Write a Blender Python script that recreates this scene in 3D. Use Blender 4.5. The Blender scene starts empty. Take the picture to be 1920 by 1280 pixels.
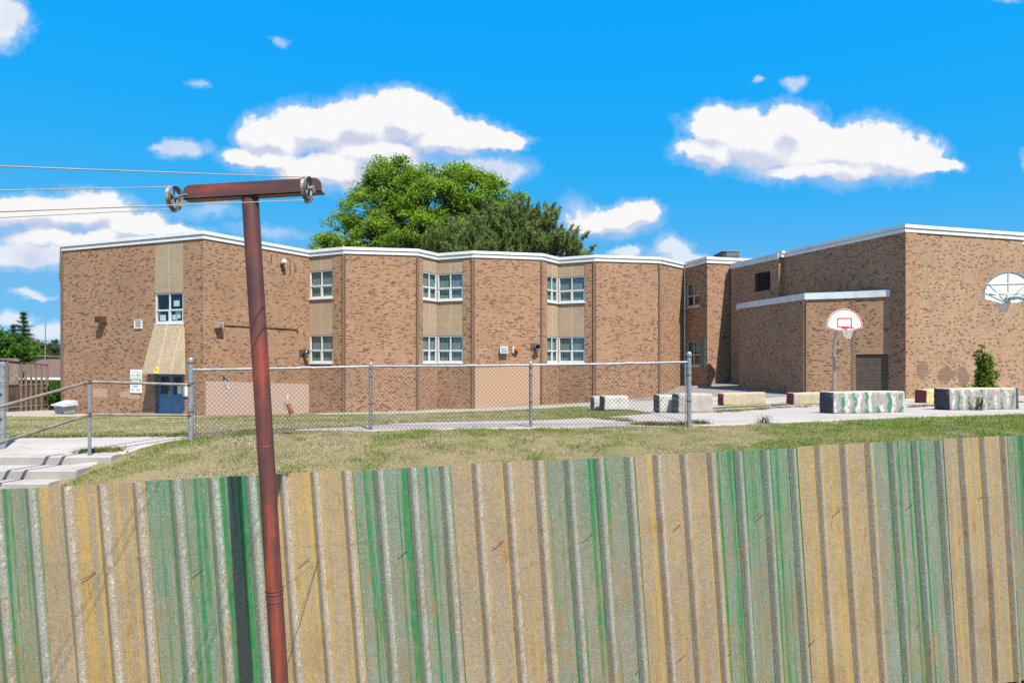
import bpy, bmesh, math, random
import numpy as np
from mathutils import Vector, Matrix

random.seed(7)
RNG = np.random.default_rng(7)
scene = bpy.context.scene
COL = scene.collection
R = math.radians

# ------------------------------------------------------------------ camera
F, HOR, EYE = 1280.0, 675.0, 2.95          # focal length in photo pixels, horizon row, eye height
cam_data = bpy.data.cameras.new("camera")
cam_data.sensor_width = 36.0
cam_data.lens = 24.0
cam_data.shift_y = 35.0 / 1920.0
cam_data.clip_end = 9000
cam_data.clip_start = 0.05
cam = bpy.data.objects.new("camera", cam_data)
COL.objects.link(cam)
cam.location = (0, 0, EYE)
cam.rotation_euler = (R(90), 0, 0)
scene.camera = cam

# ------------------------------------------------------------------ light
SUN_AZ, SUN_EL = R(27), R(56)              # azimuth measured from behind the camera towards the right
scene.view_settings.view_transform = 'Standard'
scene.view_settings.look = 'None'
scene.view_settings.exposure = 0.90
scene.view_settings.gamma = 1.0
scene.view_settings.use_curve_mapping = False
scene.cycles.use_denoising = False
scene.cycles.max_bounces = 6
scene.cycles.transparent_max_bounces = 12

to_sun = Vector((math.sin(SUN_AZ) * math.cos(SUN_EL), -math.cos(SUN_AZ) * math.cos(SUN_EL), math.sin(SUN_EL)))
sd = bpy.data.lights.new("sun", 'SUN')
sd.energy = 5.0
sd.angle = R(0.53)
sd.color = (1.0, 0.93, 0.81)
sun = bpy.data.objects.new("sun", sd)
COL.objects.link(sun)
sun.rotation_euler = (-to_sun).to_track_quat('-Z', 'Y').to_euler()


class NT:
    """small helper round a node tree"""
    def __init__(self, tree):
        self.t = tree; self.n = tree.nodes; self.l = tree.links
    def new(self, kind, **kw):
        nd = self.n.new(kind)
        for k, v in kw.items():
            setattr(nd, k, v)
        return nd
    def put(self, sock, v):
        if isinstance(v, bpy.types.NodeSocket):
            self.l.new(v, sock)
        elif v is not None:
            if hasattr(sock, 'default_value'):
                try:
                    sock.default_value = v
                except Exception:
                    if isinstance(v, (int, float)):
                        sock.default_value = (v,) * len(sock.default_value)
                    else:
                        sock.default_value = tuple(v) + (1.0,)
    def math(self, op, a, b=None, c=None, clamp=False):
        nd = self.new('ShaderNodeMath', operation=op); nd.use_clamp = clamp
        self.put(nd.inputs[0], a)
        if b is not None: self.put(nd.inputs[1], b)
        if c is not None: self.put(nd.inputs[2], c)
        return nd.outputs[0]
    def vmath(self, op, a, b=None, out=0):
        nd = self.new('ShaderNodeVectorMath', operation=op)
        self.put(nd.inputs[0], a)
        if b is not None: self.put(nd.inputs[1], b)
        return nd.outputs[out]
    def noise(self, vec, scale, detail=3, rough=0.55, color=False, dist=0.0):
        nd = self.new('ShaderNodeTexNoise')
        if vec is not None: self.put(nd.inputs['Vector'], vec)
        nd.inputs['Scale'].default_value = scale
        nd.inputs['Detail'].default_value = detail
        nd.inputs['Roughness'].default_value = rough
        nd.inputs['Distortion'].default_value = dist
        return nd.outputs['Color' if color else 'Fac']
    def mix(self, fac, a, b, blend='MIX'):
        nd = self.new('ShaderNodeMix', data_type='RGBA', blend_type=blend)
        self.put(nd.inputs[0], fac); self.put(nd.inputs[6], a); self.put(nd.inputs[7], b)
        return nd.outputs[2]
    def rng(self, v, a, b, lo=0.0, hi=1.0, smooth=False):
        nd = self.new('ShaderNodeMapRange')
        if smooth: nd.interpolation_type = 'SMOOTHSTEP'
        nd.clamp = True
        self.put(nd.inputs[0], v)
        for i, q in enumerate((a, b, lo, hi)):
            self.put(nd.inputs[i + 1], q)
        return nd.outputs[0]
    def ramp(self, v, stops, interp='LINEAR'):
        nd = self.new('ShaderNodeValToRGB')
        cr = nd.color_ramp; cr.interpolation = interp
        while len(cr.elements) < len(stops): cr.elements.new(0.5)
        for e, (p, c) in zip(cr.elements, stops):
            e.position = p; e.color = tuple(c) + (1.0,) if len(c) == 3 else c
        self.put(nd.inputs[0], v)
        return nd.outputs[0]
    def sep(self, v):
        nd = self.new('ShaderNodeSeparateXYZ'); self.put(nd.inputs[0], v); return nd.outputs
    def comb(self, x, y, z=0.0):
        nd = self.new('ShaderNodeCombineXYZ')
        for i, q in enumerate((x, y, z)): self.put(nd.inputs[i], q)
        return nd.outputs[0]


# ------------------------------------------------------------------ sky
world = bpy.data.worlds.new("World")
scene.world = world
world.use_nodes = True
W = NT(world.node_tree)
W.n.clear()
SKY_STRENGTH = 0.12
SKY_FIT = ((0.0177, 3.0), (1.42, 0.26), (5.05, -0.12))
CLOUD_W = 0.51
sky = W.new('ShaderNodeTexSky', sky_type='NISHITA')
sky.sun_disc = False
sky.sun_elevation = SUN_EL
sky.sun_rotation = math.atan2(to_sun.x, to_sun.y)
sky.altitude = 100
sky.air_density = 1.0
sky.dust_density = 0.3
sky.ozone_density = 2.0
gen = W.new('ShaderNodeTexCoord').outputs['Generated']
dx, dy, dz = W.sep(gen)
sr = W.new('ShaderNodeSeparateColor'); W.put(sr.inputs[0], sky.outputs[0])
cr_ = W.new('ShaderNodeCombineColor')
for i_, (k_, g_) in enumerate(SKY_FIT):       # film response of the sky, channel by channel
    W.put(cr_.inputs[i_], W.math('MULTIPLY', W.math('POWER', W.math('MINIMUM', W.math('MAXIMUM', sr.outputs[i_], 0.5), (3.5, 9.0, 9.0)[i_]), g_), k_))
blue = cr_.outputs[0]
def background(col):
    bg = W.new('ShaderNodeBackground')
    bg.inputs['Strength'].default_value = SKY_STRENGTH
    W.put(bg.inputs['Color'], col)
    return bg.outputs[0]
shader = background(blue)
# clouds lie over directions: u to the right, v upwards, both as tangents from the north-facing axis
ay = W.math('MAXIMUM', W.math('ABSOLUTE', dy), 0.08)
u = W.math('DIVIDE', dx, ay); v = W.math('DIVIDE', dz, ay)
front = W.math('GREATER_THAN', dy, 0.05)
WHITE = tuple(CLOUD_W * c / SKY_STRENGTH for c in (1.0, 1.0, 1.01)) + (1,)
GREY = tuple(CLOUD_W * c / SKY_STRENGTH for c in (0.64, 0.69, 0.86)) + (1,)
def mix_shader(fac, a, b):
    mx = W.new('ShaderNodeMixShader'); W.put(mx.inputs[0], fac)
    W.l.new(a, mx.inputs[1]); W.l.new(b, mx.inputs[2])
    return mx.outputs[0]
def both(*c):
    r = c[0]
    for q in c[1:]: r = W.math('MULTIPLY', r, q)
    return r
def cloud(under, puffs, p, fine, grain, opacity=1.0, soft=0.26, greyness=1.0):
    """one cumulus made of overlapping puffs, laid over the colour underneath"""
    def field(p):
        acc = None
        for (x, y, a, b) in puffs:
            q = W.vmath('MULTIPLY', W.vmath('SUBTRACT', p, ((x - 960) / F, (HOR - y) / F, 0.0)), (F / (a * 1.14), F / (b * 1.12), 0.0))
            f = W.math('SUBTRACT', 1.0, W.vmath('LENGTH', q, out=1))
            acc = f if acc is None else W.math('SMOOTH_MAX', acc, f, 0.18)
        return acc
    fld = field(p)
    up = field(W.vmath('ADD', p, (0.006, 0.020, 0.0))) if len(puffs) > 2 else W.math('ADD', fld, 0.08)
    dens = W.math('ADD', fld, W.math('MULTIPLY', W.math('SUBTRACT', fine, 0.5), 0.95))
    # crisp heads, ragged soft bases
    edge_w = W.math('ADD', soft * 0.75, W.math('MULTIPLY', W.math('MAXIMUM', W.math('SUBTRACT', up, fld), 0.0), 0.7))
    alpha = W.rng(dens, -0.05, edge_w, 0, opacity, smooth=True)
    alpha = W.math('MAXIMUM', alpha, W.rng(dens, -0.34, 0.30, 0, 0.42 * opacity, smooth=True))
    alpha = W.math('MULTIPLY', alpha, W.rng(dz, 0.0, 0.03))
    shade = W.math('ADD', W.math('MULTIPLY', W.math('SUBTRACT', up, fld), 1.6), grain)
    shade = W.rng(shade, -0.08, 0.50, 0, greyness, smooth=True)
    return W.mix(alpha, under, W.mix(shade, WHITE, GREY))
# outside this part of the sky the same kind of fair-weather clouds goes on
outside = W.math('SUBTRACT', 1.0, both(front, W.math('LESS_THAN', W.math('ABSOLUTE', u), 0.95), W.math('LESS_THAN', v, 0.62)))
scat = W.rng(W.noise(W.vmath('MULTIPLY', gen, (1.0, 1.0, 2.2)), 3.1, 5, 0.6), 0.52, 0.62, 0, 1, smooth=True)
scat = W.math('MULTIPLY', scat, W.rng(dz, 0.0, 0.05))
shader = mix_shader(outside, shader, background(W.mix(scat, blue, tuple(0.5 * (a_ + b_) for a_, b_ in zip(WHITE, GREY)))))
CLOUDS = [
    ([(930, 327, 62, 30), (858, 322, 80, 26)], .8, .45, .8, 1.0),
    ([(512, 266, 56, 44), (590, 250, 88, 52), (496, 304, 66, 24), (680, 238, 108, 54), (768, 224, 72, 52), (838, 256, 92, 38), (925, 268, 56, 20), (690, 294, 116, 42), (620, 322, 108, 36)], 1.0, .26, .8, 1.0),
    ([(1332, 250, 50, 46), (1322, 286, 62, 34), (1430, 270, 110, 54), (1490, 246, 54, 48), (1580, 288, 130, 56), (1680, 300, 80, 42), (1752, 318, 46, 14), (1565, 322, 150, 22)], 1.0, .26, .75, .9),
    ([(155, 396, 96, 36), (60, 402, 110, 38), (250, 424, 76, 30), (330, 438, 56, 15), (150, 446, 150, 22)], 1.0, .32, .8, 1.0),
    ([(30, 484, 110, 26), (110, 476, 70, 14)], .9, .5, .8, .9),
    ([(90, 630, 70, 20), (20, 604, 46, 18), (60, 552, 40, 7)], .7, .7, .8, .6),
    ([(1150, 414, 74, 32), (1192, 404, 44, 24), (1110, 430, 46, 14)], 1.0, .3, .7, .9),
    ([(1264, 464, 36, 22), (1276, 486, 52, 18), (1170, 482, 30, 10)], .75, .6, .7, .8),
    ([(1085, 385, 26, 26)], .30, .8, .9, .8),
    ([(345, 280, 48, 18), (305, 276, 26, 8)], .72, .6, .8, .7),
    ([(6, 36, 46, 46)], .9, .4, .8, .8),
    ([(1503, 155, 20, 12), (1434, 157, 12, 6)], .55, .7, .6, .5),
    ([(530, 76, 18, 7)], .40, .8, .6, .5), ([(372, 163, 18, 8)], .40, .8, .6, .5),
    ([(1888, 10, 22, 8)], .40, .8, .6, .5), ([(1934, 305, 24, 22)], .8, .5, .7, .5),
    ([(500, 430, 70, 12), (400, 400, 50, 12)], .35, .9, .8, .6)]
# the sky in view is worked out in columns, each with the clouds that reach into it
for (t0, t1) in ((-256, 410), (410, 1060), (1060, 1240), (1240, 2176)):
    col = blue
    uvs = W.comb(u, v, 3.0)
    d1 = W.vmath('MULTIPLY', W.vmath('SUBTRACT', W.noise(uvs, 9.0, 7, 0.64, color=True), (0.5, 0.5, 0.5)), (0.085, 0.062, 0.0))
    pw = W.vmath('ADD', W.comb(u, v, 0.0), d1)
    fine = W.noise(uvs, 26.0, 6, 0.64)
    grain = W.math('MULTIPLY', W.math('SUBTRACT', W.noise(uvs, 15.0, 5, 0.62), 0.46), 1.15)
    for puffs, op, soft, rag, gr in CLOUDS:
        near = [p for p in puffs if p[0] + 1.4 * p[2] + 50 > t0 and p[0] - 1.4 * p[2] - 50 < t1]
        if near:
            col = cloud(col, near, pw, fine, grain, op, soft, gr)
    inside = both(front, W.math('GREATER_THAN', u, (t0 - 960) / F), W.math('LESS_THAN', u, (t1 - 960) / F + 1e-6), W.math('GREATER_THAN', v, 0.0), W.math('LESS_THAN', v, 0.62))
    shader = mix_shader(inside, shader, background(col))
wo = W.new('ShaderNodeOutputWorld')
W.l.new(shader, wo.inputs[0])
world.cycles.sampling_method = 'MANUAL'
world.cycles.sample_map_resolution = 256

# ------------------------------------------------------------------ helpers
def at(px, py, Y):
    return Vector(((px - 960) / F * Y, Y, EYE - (py - HOR) / F * Y))

def link(o, parent=None):
    COL.objects.link(o)
    if parent is not None:
        o.parent = parent
    return o

def tag(o, label=None, cat=None, group=None, kind=None):
    if label: o['label'] = label
    if cat: o['category'] = cat
    if group: o['group'] = group
    if kind: o['kind'] = kind
    return o

def empty(name, loc=(0, 0, 0)):
    o = bpy.data.objects.new(name, None)
    o.empty_display_size = 0.1
    o.location = loc
    COL.objects.link(o)
    return o

class MB:
    """collects faces, builds one mesh object"""
    def __init__(self):
        self.v = []; self.f = []; self.m = []; self.uv = []; self.s = []
    def face(self, pts, mi=0, uvs=None, smooth=False):
        i = len(self.v)
        self.v.extend([tuple(p) for p in pts])
        self.f.append(tuple(range(i, i + len(pts))))
        self.m.append(mi); self.s.append(smooth)
        self.uv.append(uvs if uvs else [(p[0] + p[1] * 0.37, p[2]) for p in pts])
    def box(self, c, size, M=None, mi=0):
        hx, hy, hz = size[0] / 2, size[1] / 2, size[2] / 2
        c = Vector(c)
        def P(x, y, z):
            q = Vector((x * hx, y * hy, z * hz))
            if M is not None: q = M @ q
            return c + q
        cs = [P(x, y, z) for x in (-1, 1) for y in (-1, 1) for z in (-1, 1)]
        for idx, (su, sv) in (((0, 1, 3, 2), (1, 2)), ((4, 6, 7, 5), (1, 2)), ((0, 4, 5, 1), (0, 2)), ((2, 3, 7, 6), (0, 2)), ((0, 2, 6, 4), (0, 1)), ((1, 5, 7, 3), (0, 1))):
            pts = [cs[k] for k in idx]
            loc = [((k >> 2) & 1, (k >> 1) & 1, k & 1) for k in idx]
            self.face(pts, mi, [(l[su] * size[su], l[sv] * size[sv]) for l in loc])
    def tube(self, pts, r, n=8, mi=0, cap=True, smooth=True):
        pts = [Vector(p) for p in pts]
        rs = r if isinstance(r, (list, tuple)) else [r] * len(pts)
        rings = []
        up = Vector((0, 0, 1))
        prev = None
        for i, p in enumerate(pts):
            d = (pts[min(i + 1, len(pts) - 1)] - pts[max(i - 1, 0)]).normalized()
            if prev is None:
                a = d.cross(up if abs(d.z) < 0.9 else Vector((0, 1, 0))).normalized()
            else:
                a = (prev - d * prev.dot(d)).normalized()
            prev = a
            b = d.cross(a)
            rings.append([p + (a * math.cos(t) + b * math.sin(t)) * rs[i] for t in [2 * math.pi * k / n for k in range(n)]])
        L = 0.0
        for i in range(len(rings) - 1):
            dl = (pts[i + 1] - pts[i]).length
            for k in range(n):
                k2 = (k + 1) % n
                self.face([rings[i][k], rings[i][k2], rings[i + 1][k2], rings[i + 1][k]], mi,
                          [(k / n, L), ((k + 1) / n, L), ((k + 1) / n, L + dl), (k / n, L + dl)], smooth)
            L += dl
        if cap:
            self.face(list(reversed(rings[0])), mi); self.face(rings[-1], mi)
    def prism(self, poly, d, mi=0):
        """poly: list of points in a plane, d: extrusion vector"""
        d = Vector(d); poly = [Vector(p) for p in poly]
        q = [p + d for p in poly]
        self.face(poly, mi); self.face(list(reversed(q)), mi)
        n = len(poly)
        for i in range(n):
            j = (i + 1) % n
            self.face([poly[j], poly[i], q[i], q[j]], mi)
    def build(self, name, mats, parent=None, origin=None, weld=False, bevel=0.0):
        me = bpy.data.meshes.new(name)
        vs = self.v
        if origin is not None:
            vs = [(a[0] - origin[0], a[1] - origin[1], a[2] - origin[2]) for a in vs]
        me.from_pydata(vs, [], self.f)
        mats = mats if isinstance(mats, (list, tuple)) else [mats]
        for m in mats: me.materials.append(m)
        me.polygons.foreach_set('material_index', self.m)
        me.polygons.foreach_set('use_smooth', self.s)
        ul = me.uv_layers.new(name='UVMap')
        ul.data.foreach_set('uv', [c for f in self.uv for p in f for c in p])
        if weld or bevel:
            bm = bmesh.new(); bm.from_mesh(me)
            bmesh.ops.remove_doubles(bm, verts=bm.verts, dist=1e-4)
            bmesh.ops.recalc_face_normals(bm, faces=bm.faces)
            if bevel:
                bmesh.ops.bevel(bm, geom=list(bm.edges), offset=bevel, segments=2, affect='EDGES', profile=0.5)
            bm.to_mesh(me); bm.free()
        me.update()
        o = bpy.data.objects.new(name, me)
        if origin is not None: o.location = origin
        return link(o, parent)

def fast_mesh(name, verts, faces, mat, parent=None, colors=None, smooth=False):
    """numpy arrays straight into a mesh; faces (M,3) or (M,4); colors per vertex"""
    me = bpy.data.meshes.new(name)
    verts = np.asarray(verts, dtype=np.float32); faces = np.asarray(faces, dtype=np.int32)
    k = faces.shape[1]
    me.vertices.add(len(verts)); me.vertices.foreach_set('co', verts.ravel())
    me.loops.add(faces.size); me.loops.foreach_set('vertex_index', faces.ravel())
    me.polygons.add(len(faces))
    me.polygons.foreach_set('loop_start', np.arange(0, faces.size, k, dtype=np.int32))
    me.polygons.foreach_set('loop_total', np.full(len(faces), k, dtype=np.int32))
    if smooth: me.polygons.foreach_set('use_smooth', np.ones(len(faces), dtype=bool))
    if colors is not None:
        ca = me.color_attributes.new(name='tint', type='FLOAT_COLOR', domain='POINT')
        c4 = np.ones((len(verts), 4), dtype=np.float32); c4[:, :3] = colors
        ca.data.foreach_set('color', c4.ravel())
    me.materials.append(mat)
    me.update(calc_edges=True)
    o = bpy.data.objects.new(name, me)
    return link(o, parent)

_vn = {}
def vnoise(x, y, scale, seed=0):
    """value noise on numpy arrays"""
    key = seed
    if key not in _vn:
        _vn[key] = np.random.default_rng(seed + 100).random((256, 256))
    g = _vn[key]
    x = np.asarray(x) * scale; y = np.asarray(y) * scale
    xi = np.floor(x).astype(int); yi = np.floor(y).astype(int)
    fx = x - xi; fy = y - yi
    fx = fx * fx * (3 - 2 * fx); fy = fy * fy * (3 - 2 * fy)
    a = g[xi % 256, yi % 256]; b = g[(xi + 1) % 256, yi % 256]
    c = g[xi % 256, (yi + 1) % 256]; d = g[(xi + 1) % 256, (yi + 1) % 256]
    return (a * (1 - fx) + b * fx) * (1 - fy) + (c * (1 - fx) + d * fx) * fy

# ------------------------------------------------------------------ materials
def new_mat(name):
    m = bpy.data.materials.new(name)
    m.use_nodes = True
    t = NT(m.node_tree)
    b = t.n['Principled BSDF']
    return m, t, b

def settle_albedo(k):
    """one common factor on every painted colour, so that exposure and albedo stay in step"""
    for m in bpy.data.materials:
        t = NT(m.node_tree)
        for nd in list(t.n):
            sock = nd.inputs.get('Base Color') if nd.type == 'BSDF_PRINCIPLED' else (nd.inputs.get('Color') if nd.type == 'BSDF_TRANSLUCENT' else None)
            if sock is not None and sock.is_linked:
                src = sock.links[0].from_socket
                t.put(sock, t.mix(1.0, src, (k, k, k, 1), 'MULTIPLY'))

def uvc(t):
    return t.new('ShaderNodeTexCoord').outputs['UV']
def objc(t):
    return t.new('ShaderNodeTexCoord').outputs['Object']
def posc(t):
    return t.new('ShaderNodeNewGeometry').outputs['Position']
def bump(t, b, h, strength=0.4, dist=0.01):
    nd = t.new('ShaderNodeBump')
    nd.inputs['Strength'].default_value = strength
    nd.inputs['Distance'].default_value = dist
    t.put(nd.inputs['Height'], h)
    t.l.new(nd.outputs[0], b.inputs['Normal'])

def simple(name, col, rough=0.6, metal=0.0, var=0.12, scale=6.0, col2=None, bumpy=0.0):
    m, t, b = new_mat(name)
    p = posc(t)
    n = t.noise(p, scale, 5, 0.6)
    c2 = col2 if col2 else tuple(min(1, c * (1 + var * 2)) for c in col)
    c1 = tuple(c * (1 - var) for c in col)
    t.put(b.inputs['Base Color'], t.mix(t.rng(n, 0.3, 0.7), c1 + (1,), c2 + (1,)))
    t.put(b.inputs['Roughness'], t.rng(t.noise(p, scale * 3, 3), 0.3, 0.7, rough * 0.85, min(1, rough * 1.15)))
    b.inputs['Metallic'].default_value = metal
    if bumpy: bump(t, b, t.noise(p, scale * 8, 4), bumpy, 0.01)
    return m

BRICK_W, BRICK_H = 0.178, 0.0595
def brick_mat(name, tan=(0.362, 0.220, 0.138), dark=(0.118, 0.061, 0.036), frac=0.175, stain=0.22, patches=None, paint=None, size=None):
    bw, bh = size or (BRICK_W, BRICK_H)
    m, t, b = new_mat(name)
    q = uvc(t)
    br = t.new('ShaderNodeTexBrick')
    br.offset = 0.5; br.offset_frequency = 2; br.squash = 0.5; br.squash_frequency = 6
    t.put(br.inputs['Vector'], q)
    br.inputs['Color1'].default_value = (0, 0, 0, 1)
    br.inputs['Color2'].default_value = (1, 1, 1, 1)
    br.inputs['Mortar'].default_value = (0.5, 0.5, 0.5, 1)
    br.inputs['Scale'].default_value = 1.0
    br.inputs['Mortar Size'].default_value = 0.0055
    br.inputs['Mortar Smooth'].default_value = 0.15
    br.inputs['Bias'].default_value = 0.0
    br.inputs['Brick Width'].default_value = bw
    br.inputs['Row Height'].default_value = bh
    rnd = t.sep(br.outputs['Color'])[0]
    mort = br.outputs['Fac']
    # slow change in how many dark bricks there are
    dens = t.rng(t.noise(q, 1.1, 4), 0.3, 0.7, -0.045, 0.05)
    r2 = t.math('SUBTRACT', rnd, dens)
    mid = tuple(0.5 * (a + c) for a, c in zip(tan, dark))
    def k(c, f): return tuple(x * f for x in c)
    col = t.ramp(r2, [(0.0, k(dark, 0.8)), (frac * 0.7, k(dark, 1.2)), (frac, mid), (frac + 0.012, k(tan, 0.74)), (0.34, k(tan, 0.90)), (0.50, (tan[0] * 1.04, tan[1] * 0.97, tan[2] * 0.90)), (0.66, k(tan, 0.84)), (0.82, (tan[0] * 1.06, tan[1] * 1.04, tan[2] * 1.0)), (1.0, k(tan, 1.14))], 'LINEAR')
    if patches:
        su, sv, _ = t.sep(q)
        nz = t.math('MULTIPLY', t.math('SUBTRACT', t.noise(q, 2.6, 3), 0.5), 1.1)
        acc = None
        for (pu, pv, ru, rv) in patches:
            dd = t.vmath('LENGTH', t.vmath('MULTIPLY', t.vmath('SUBTRACT', q, (pu, pv, 0)), (1 / ru, 1 / rv, 0)), out=1)
            a_ = t.math('SUBTRACT', 1.0, dd)
            acc = a_ if acc is None else t.math('MAXIMUM', acc, a_)
        msk = t.math('GREATER_THAN', t.math('ADD', acc, nz), 0.12)
        col = t.mix(t.math('MULTIPLY', msk, 0.85), col, (0.12, 0.075, 0.06, 1))
    w = t.noise(q, 0.55, 5, 0.6)
    col = t.mix(1.0, col, t.ramp(w, [(0.25, (0.80, 0.77, 0.75)), (0.5, (1, 1, 1)), (0.75, (1.12, 1.11, 1.12))]), 'MULTIPLY')
    mcol = t.mix(t.rng(t.noise(q, 1.3, 4), 0.58, 0.74), (tan[0] * 1.34, tan[1] * 1.36, tan[2] * 1.44, 1), (0.56, 0.49, 0.46, 1))
    col = t.mix(t.math('MULTIPLY', mort, 0.9), col, mcol)
    if stain:
        sn = t.rng(t.noise(t.vmath('MULTIPLY', q, (2.2, 0.35, 1)), 1.5, 5, 0.65), 0.5, 0.75, 0.0, stain)
        col = t.mix(sn, col, k(tan, 0.42) + (1,))
    if paint:
        pn = t.rng(t.noise(q, 3.0, 5, 0.65), 0.35, 0.7, 0.94, 1.0)
        col = t.mix(pn, col, paint + (1,))
    grain = t.noise(q, 60.0, 2)
    col = t.mix(1.0, col, t.ramp(grain, [(0.3, (0.92, 0.92, 0.92)), (0.7, (1.06, 1.06, 1.06))]), 'MULTIPLY')
    t.put(b.inputs['Base Color'], col)
    b.inputs['Roughness'].default_value = 0.88
    b.inputs['Specular IOR Level'].default_value = 0.25
    hgt = t.math('ADD', t.math('SUBTRACT', 1.0, mort), t.math('MULTIPLY', rnd, 0.25))
    bump(t, b, hgt, 0.55, 0.008)
    return m

M = {}
M['brick'] = brick_mat('tan_brick')
M['brick_stained'] = brick_mat('stained_brick', stain=0.45)
M['brick_low'] = brick_mat('low_block_brick', size=(0.132, 0.0570))
M['brick_gym'] = brick_mat('gym_brick', tan=(0.362, 0.238, 0.155), size=(0.132, 0.0570), frac=0.16, patches=[(0.85, 2.55, 0.42, 0.42), (2.15, 2.35, 0.55, 0.34), (3.05, 2.25, 0.36, 0.50)])
M['pink_paint'] = brick_mat('pink_painted_brick', paint=(0.55, 0.40, 0.345))
M['peach_paint'] = brick_mat('peach_painted_brick', paint=(0.50, 0.33, 0.225))
M['tooth'] = simple('corner_brick', (0.22, 0.13, 0.083), 0.9, 0, 0.4, 30.0, (0.40, 0.262, 0.175))

def aggregate():
    m, t, b = new_mat('exposed_aggregate')
    p = posc(t)
    vo = t.new('ShaderNodeTexVoronoi'); vo.inputs['Scale'].default_value = 34.0
    t.put(vo.inputs['Vector'], p)
    cell = t.sep(vo.outputs['Color'])[0]
    col = t.ramp(cell, [(0.0, (0.27, 0.20, 0.13)), (0.3, (0.36, 0.275, 0.185)), (0.7, (0.41, 0.32, 0.22)), (1.0, (0.48, 0.40, 0.30))])
    col = t.mix(1.0, col, t.ramp(t.noise(p, 0.9, 4), [(0.3, (0.9, 0.9, 0.9)), (0.7, (1.08, 1.07, 1.05))]), 'MULTIPLY')
    t.put(b.inputs['Base Color'], col)
    b.inputs['Roughness'].default_value = 0.9
    bump(t, b, vo.outputs['Distance'], 0.35, 0.01)
    return m
M['panel'] = aggregate()
M['joint'] = simple('panel_joint', (0.52, 0.44, 0.34), 0.9)
M['fascia'] = simple('white_metal_fascia', (0.72, 0.75, 0.77), 0.42, 0.0, 0.05, 2.0, (0.82, 0.84, 0.85))
M['fascia_line'] = simple('fascia_shadow_gap', (0.28, 0.31, 0.34), 0.6)
M['fascia_grey'] = simple('grey_metal_fascia', (0.60, 0.64, 0.67), 0.42, 0.0, 0.06, 2.0, (0.72, 0.75, 0.77))
M['frame'] = simple('white_window_frame', (0.60, 0.63, 0.655), 0.45, 0, 0.06)
M['frame_tan'] = simple('tan_window_frame', (0.50, 0.42, 0.33), 0.5, 0, 0.1)
M['sill'] = simple('window_sill', (0.66, 0.68, 0.70), 0.6)
def glass_mat():
    m, t, b = new_mat('window_glass')
    t.n.remove(b)
    gl = t.new('ShaderNodeBsdfGlossy'); gl.inputs['Roughness'].default_value = 0.02
    gl.inputs['Color'].default_value = (0.9, 0.97, 1.0, 1)
    tr = t.new('ShaderNodeBsdfTransparent'); tr.inputs['Color'].default_value = (0.82, 0.92, 0.93, 1)
    fr = t.new('ShaderNodeLayerWeight'); fr.inputs['Blend'].default_value = 0.5
    mx = t.new('ShaderNodeMixShader')
    t.put(mx.inputs[0], t.math('ADD', t.math('MULTIPLY', t.math('POWER', fr.outputs['Facing'], 4.0), 0.85), 0.07))
    t.l.new(tr.outputs[0], mx.inputs[1]); t.l.new(gl.outputs[0], mx.inputs[2])
    t.l.new(mx.outputs[0], t.n['Material Output'].inputs[0])
    return m
M['glass'] = glass_mat()
def blind_mat():
    m, t, b = new_mat('roller_blind')
    p = posc(t)
    x, y, z = t.sep(p)
    n = t.noise(t.comb(t.math('MULTIPLY', x, 9.0), t.math('MULTIPLY', y, 9.0), t.math('MULTIPLY', z, 0.3)), 1.0, 3)
    t.put(b.inputs['Base Color'], t.ramp(n, [(0.3, (0.15, 0.20, 0.205)), (0.6, (0.22, 0.275, 0.28)), (0.75, (0.30, 0.35, 0.355))]))
    b.inputs['Roughness'].default_value = 0.8
    return m
M['blind'] = blind_mat()
M['room'] = simple('dark_room', (0.035, 0.042, 0.048), 0.9, 0, 0.3, 1.0)
M['paper'] = simple('paper', (0.72, 0.75, 0.76), 0.8, 0, 0.05)
M['black'] = simple('black_void', (0.006, 0.006, 0.007), 0.8)
M['dark_metal'] = simple('dark_metal', (0.045, 0.042, 0.045), 0.5, 0.2)
M['galv'] = simple('galvanised_steel', (0.33, 0.36, 0.40), 0.42, 0.55, 0.14, 12.0, (0.47, 0.50, 0.53))
M['galv_dark'] = simple('old_galvanised_wire', (0.10, 0.08, 0.068), 0.6, 0.3, 0.25, 3.0, (0.17, 0.145, 0.125))
M['door'] = simple('blue_door_paint', (0.06, 0.19, 0.36), 0.38, 0, 0.12, 3.0)
M['silver'] = simple('silver_metal', (0.6, 0.6, 0.6), 0.3, 0.8)
M['white'] = simple('white_paint', (0.95, 0.94, 0.92), 0.45, 0, 0.03)
M['orange'] = simple('orange_lens', (0.55, 0.12, 0.01), 0.3)
M['yellow'] = simple('yellow_sign', (0.78, 0.60, 0.02), 0.5)
M['teal'] = simple('teal_print', (0.02, 0.30, 0.20), 0.5)
M['navy'] = simple('navy_print', (0.03, 0.03, 0.09), 0.5)
M['ink'] = simple('grey_print', (0.30, 0.33, 0.36), 0.6)
M['rust_red'] = simple('rusty_red_box', (0.10, 0.035, 0.028), 0.6, 0, 0.4, 9.0)
M['beige_box'] = simple('beige_box', (0.40, 0.33, 0.26), 0.6)
M['shutter'] = simple('dark_shutter_paint', (0.085, 0.062, 0.048), 0.75, 0, 0.2, 5.0)
M['shutter_green'] = simple('green_shutter', (0.11, 0.19, 0.18), 0.6)
M['red_line'] = simple('red_paint', (0.60, 0.055, 0.025), 0.45)
M['net'] = simple('white_net', (0.72, 0.70, 0.72), 0.8)
M['grit_bin'] = simple('grey_plastic', (0.30, 0.315, 0.34), 0.5)
M['bin_lid'] = simple('pale_plastic_lid', (0.42, 0.435, 0.46), 0.5)

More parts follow.
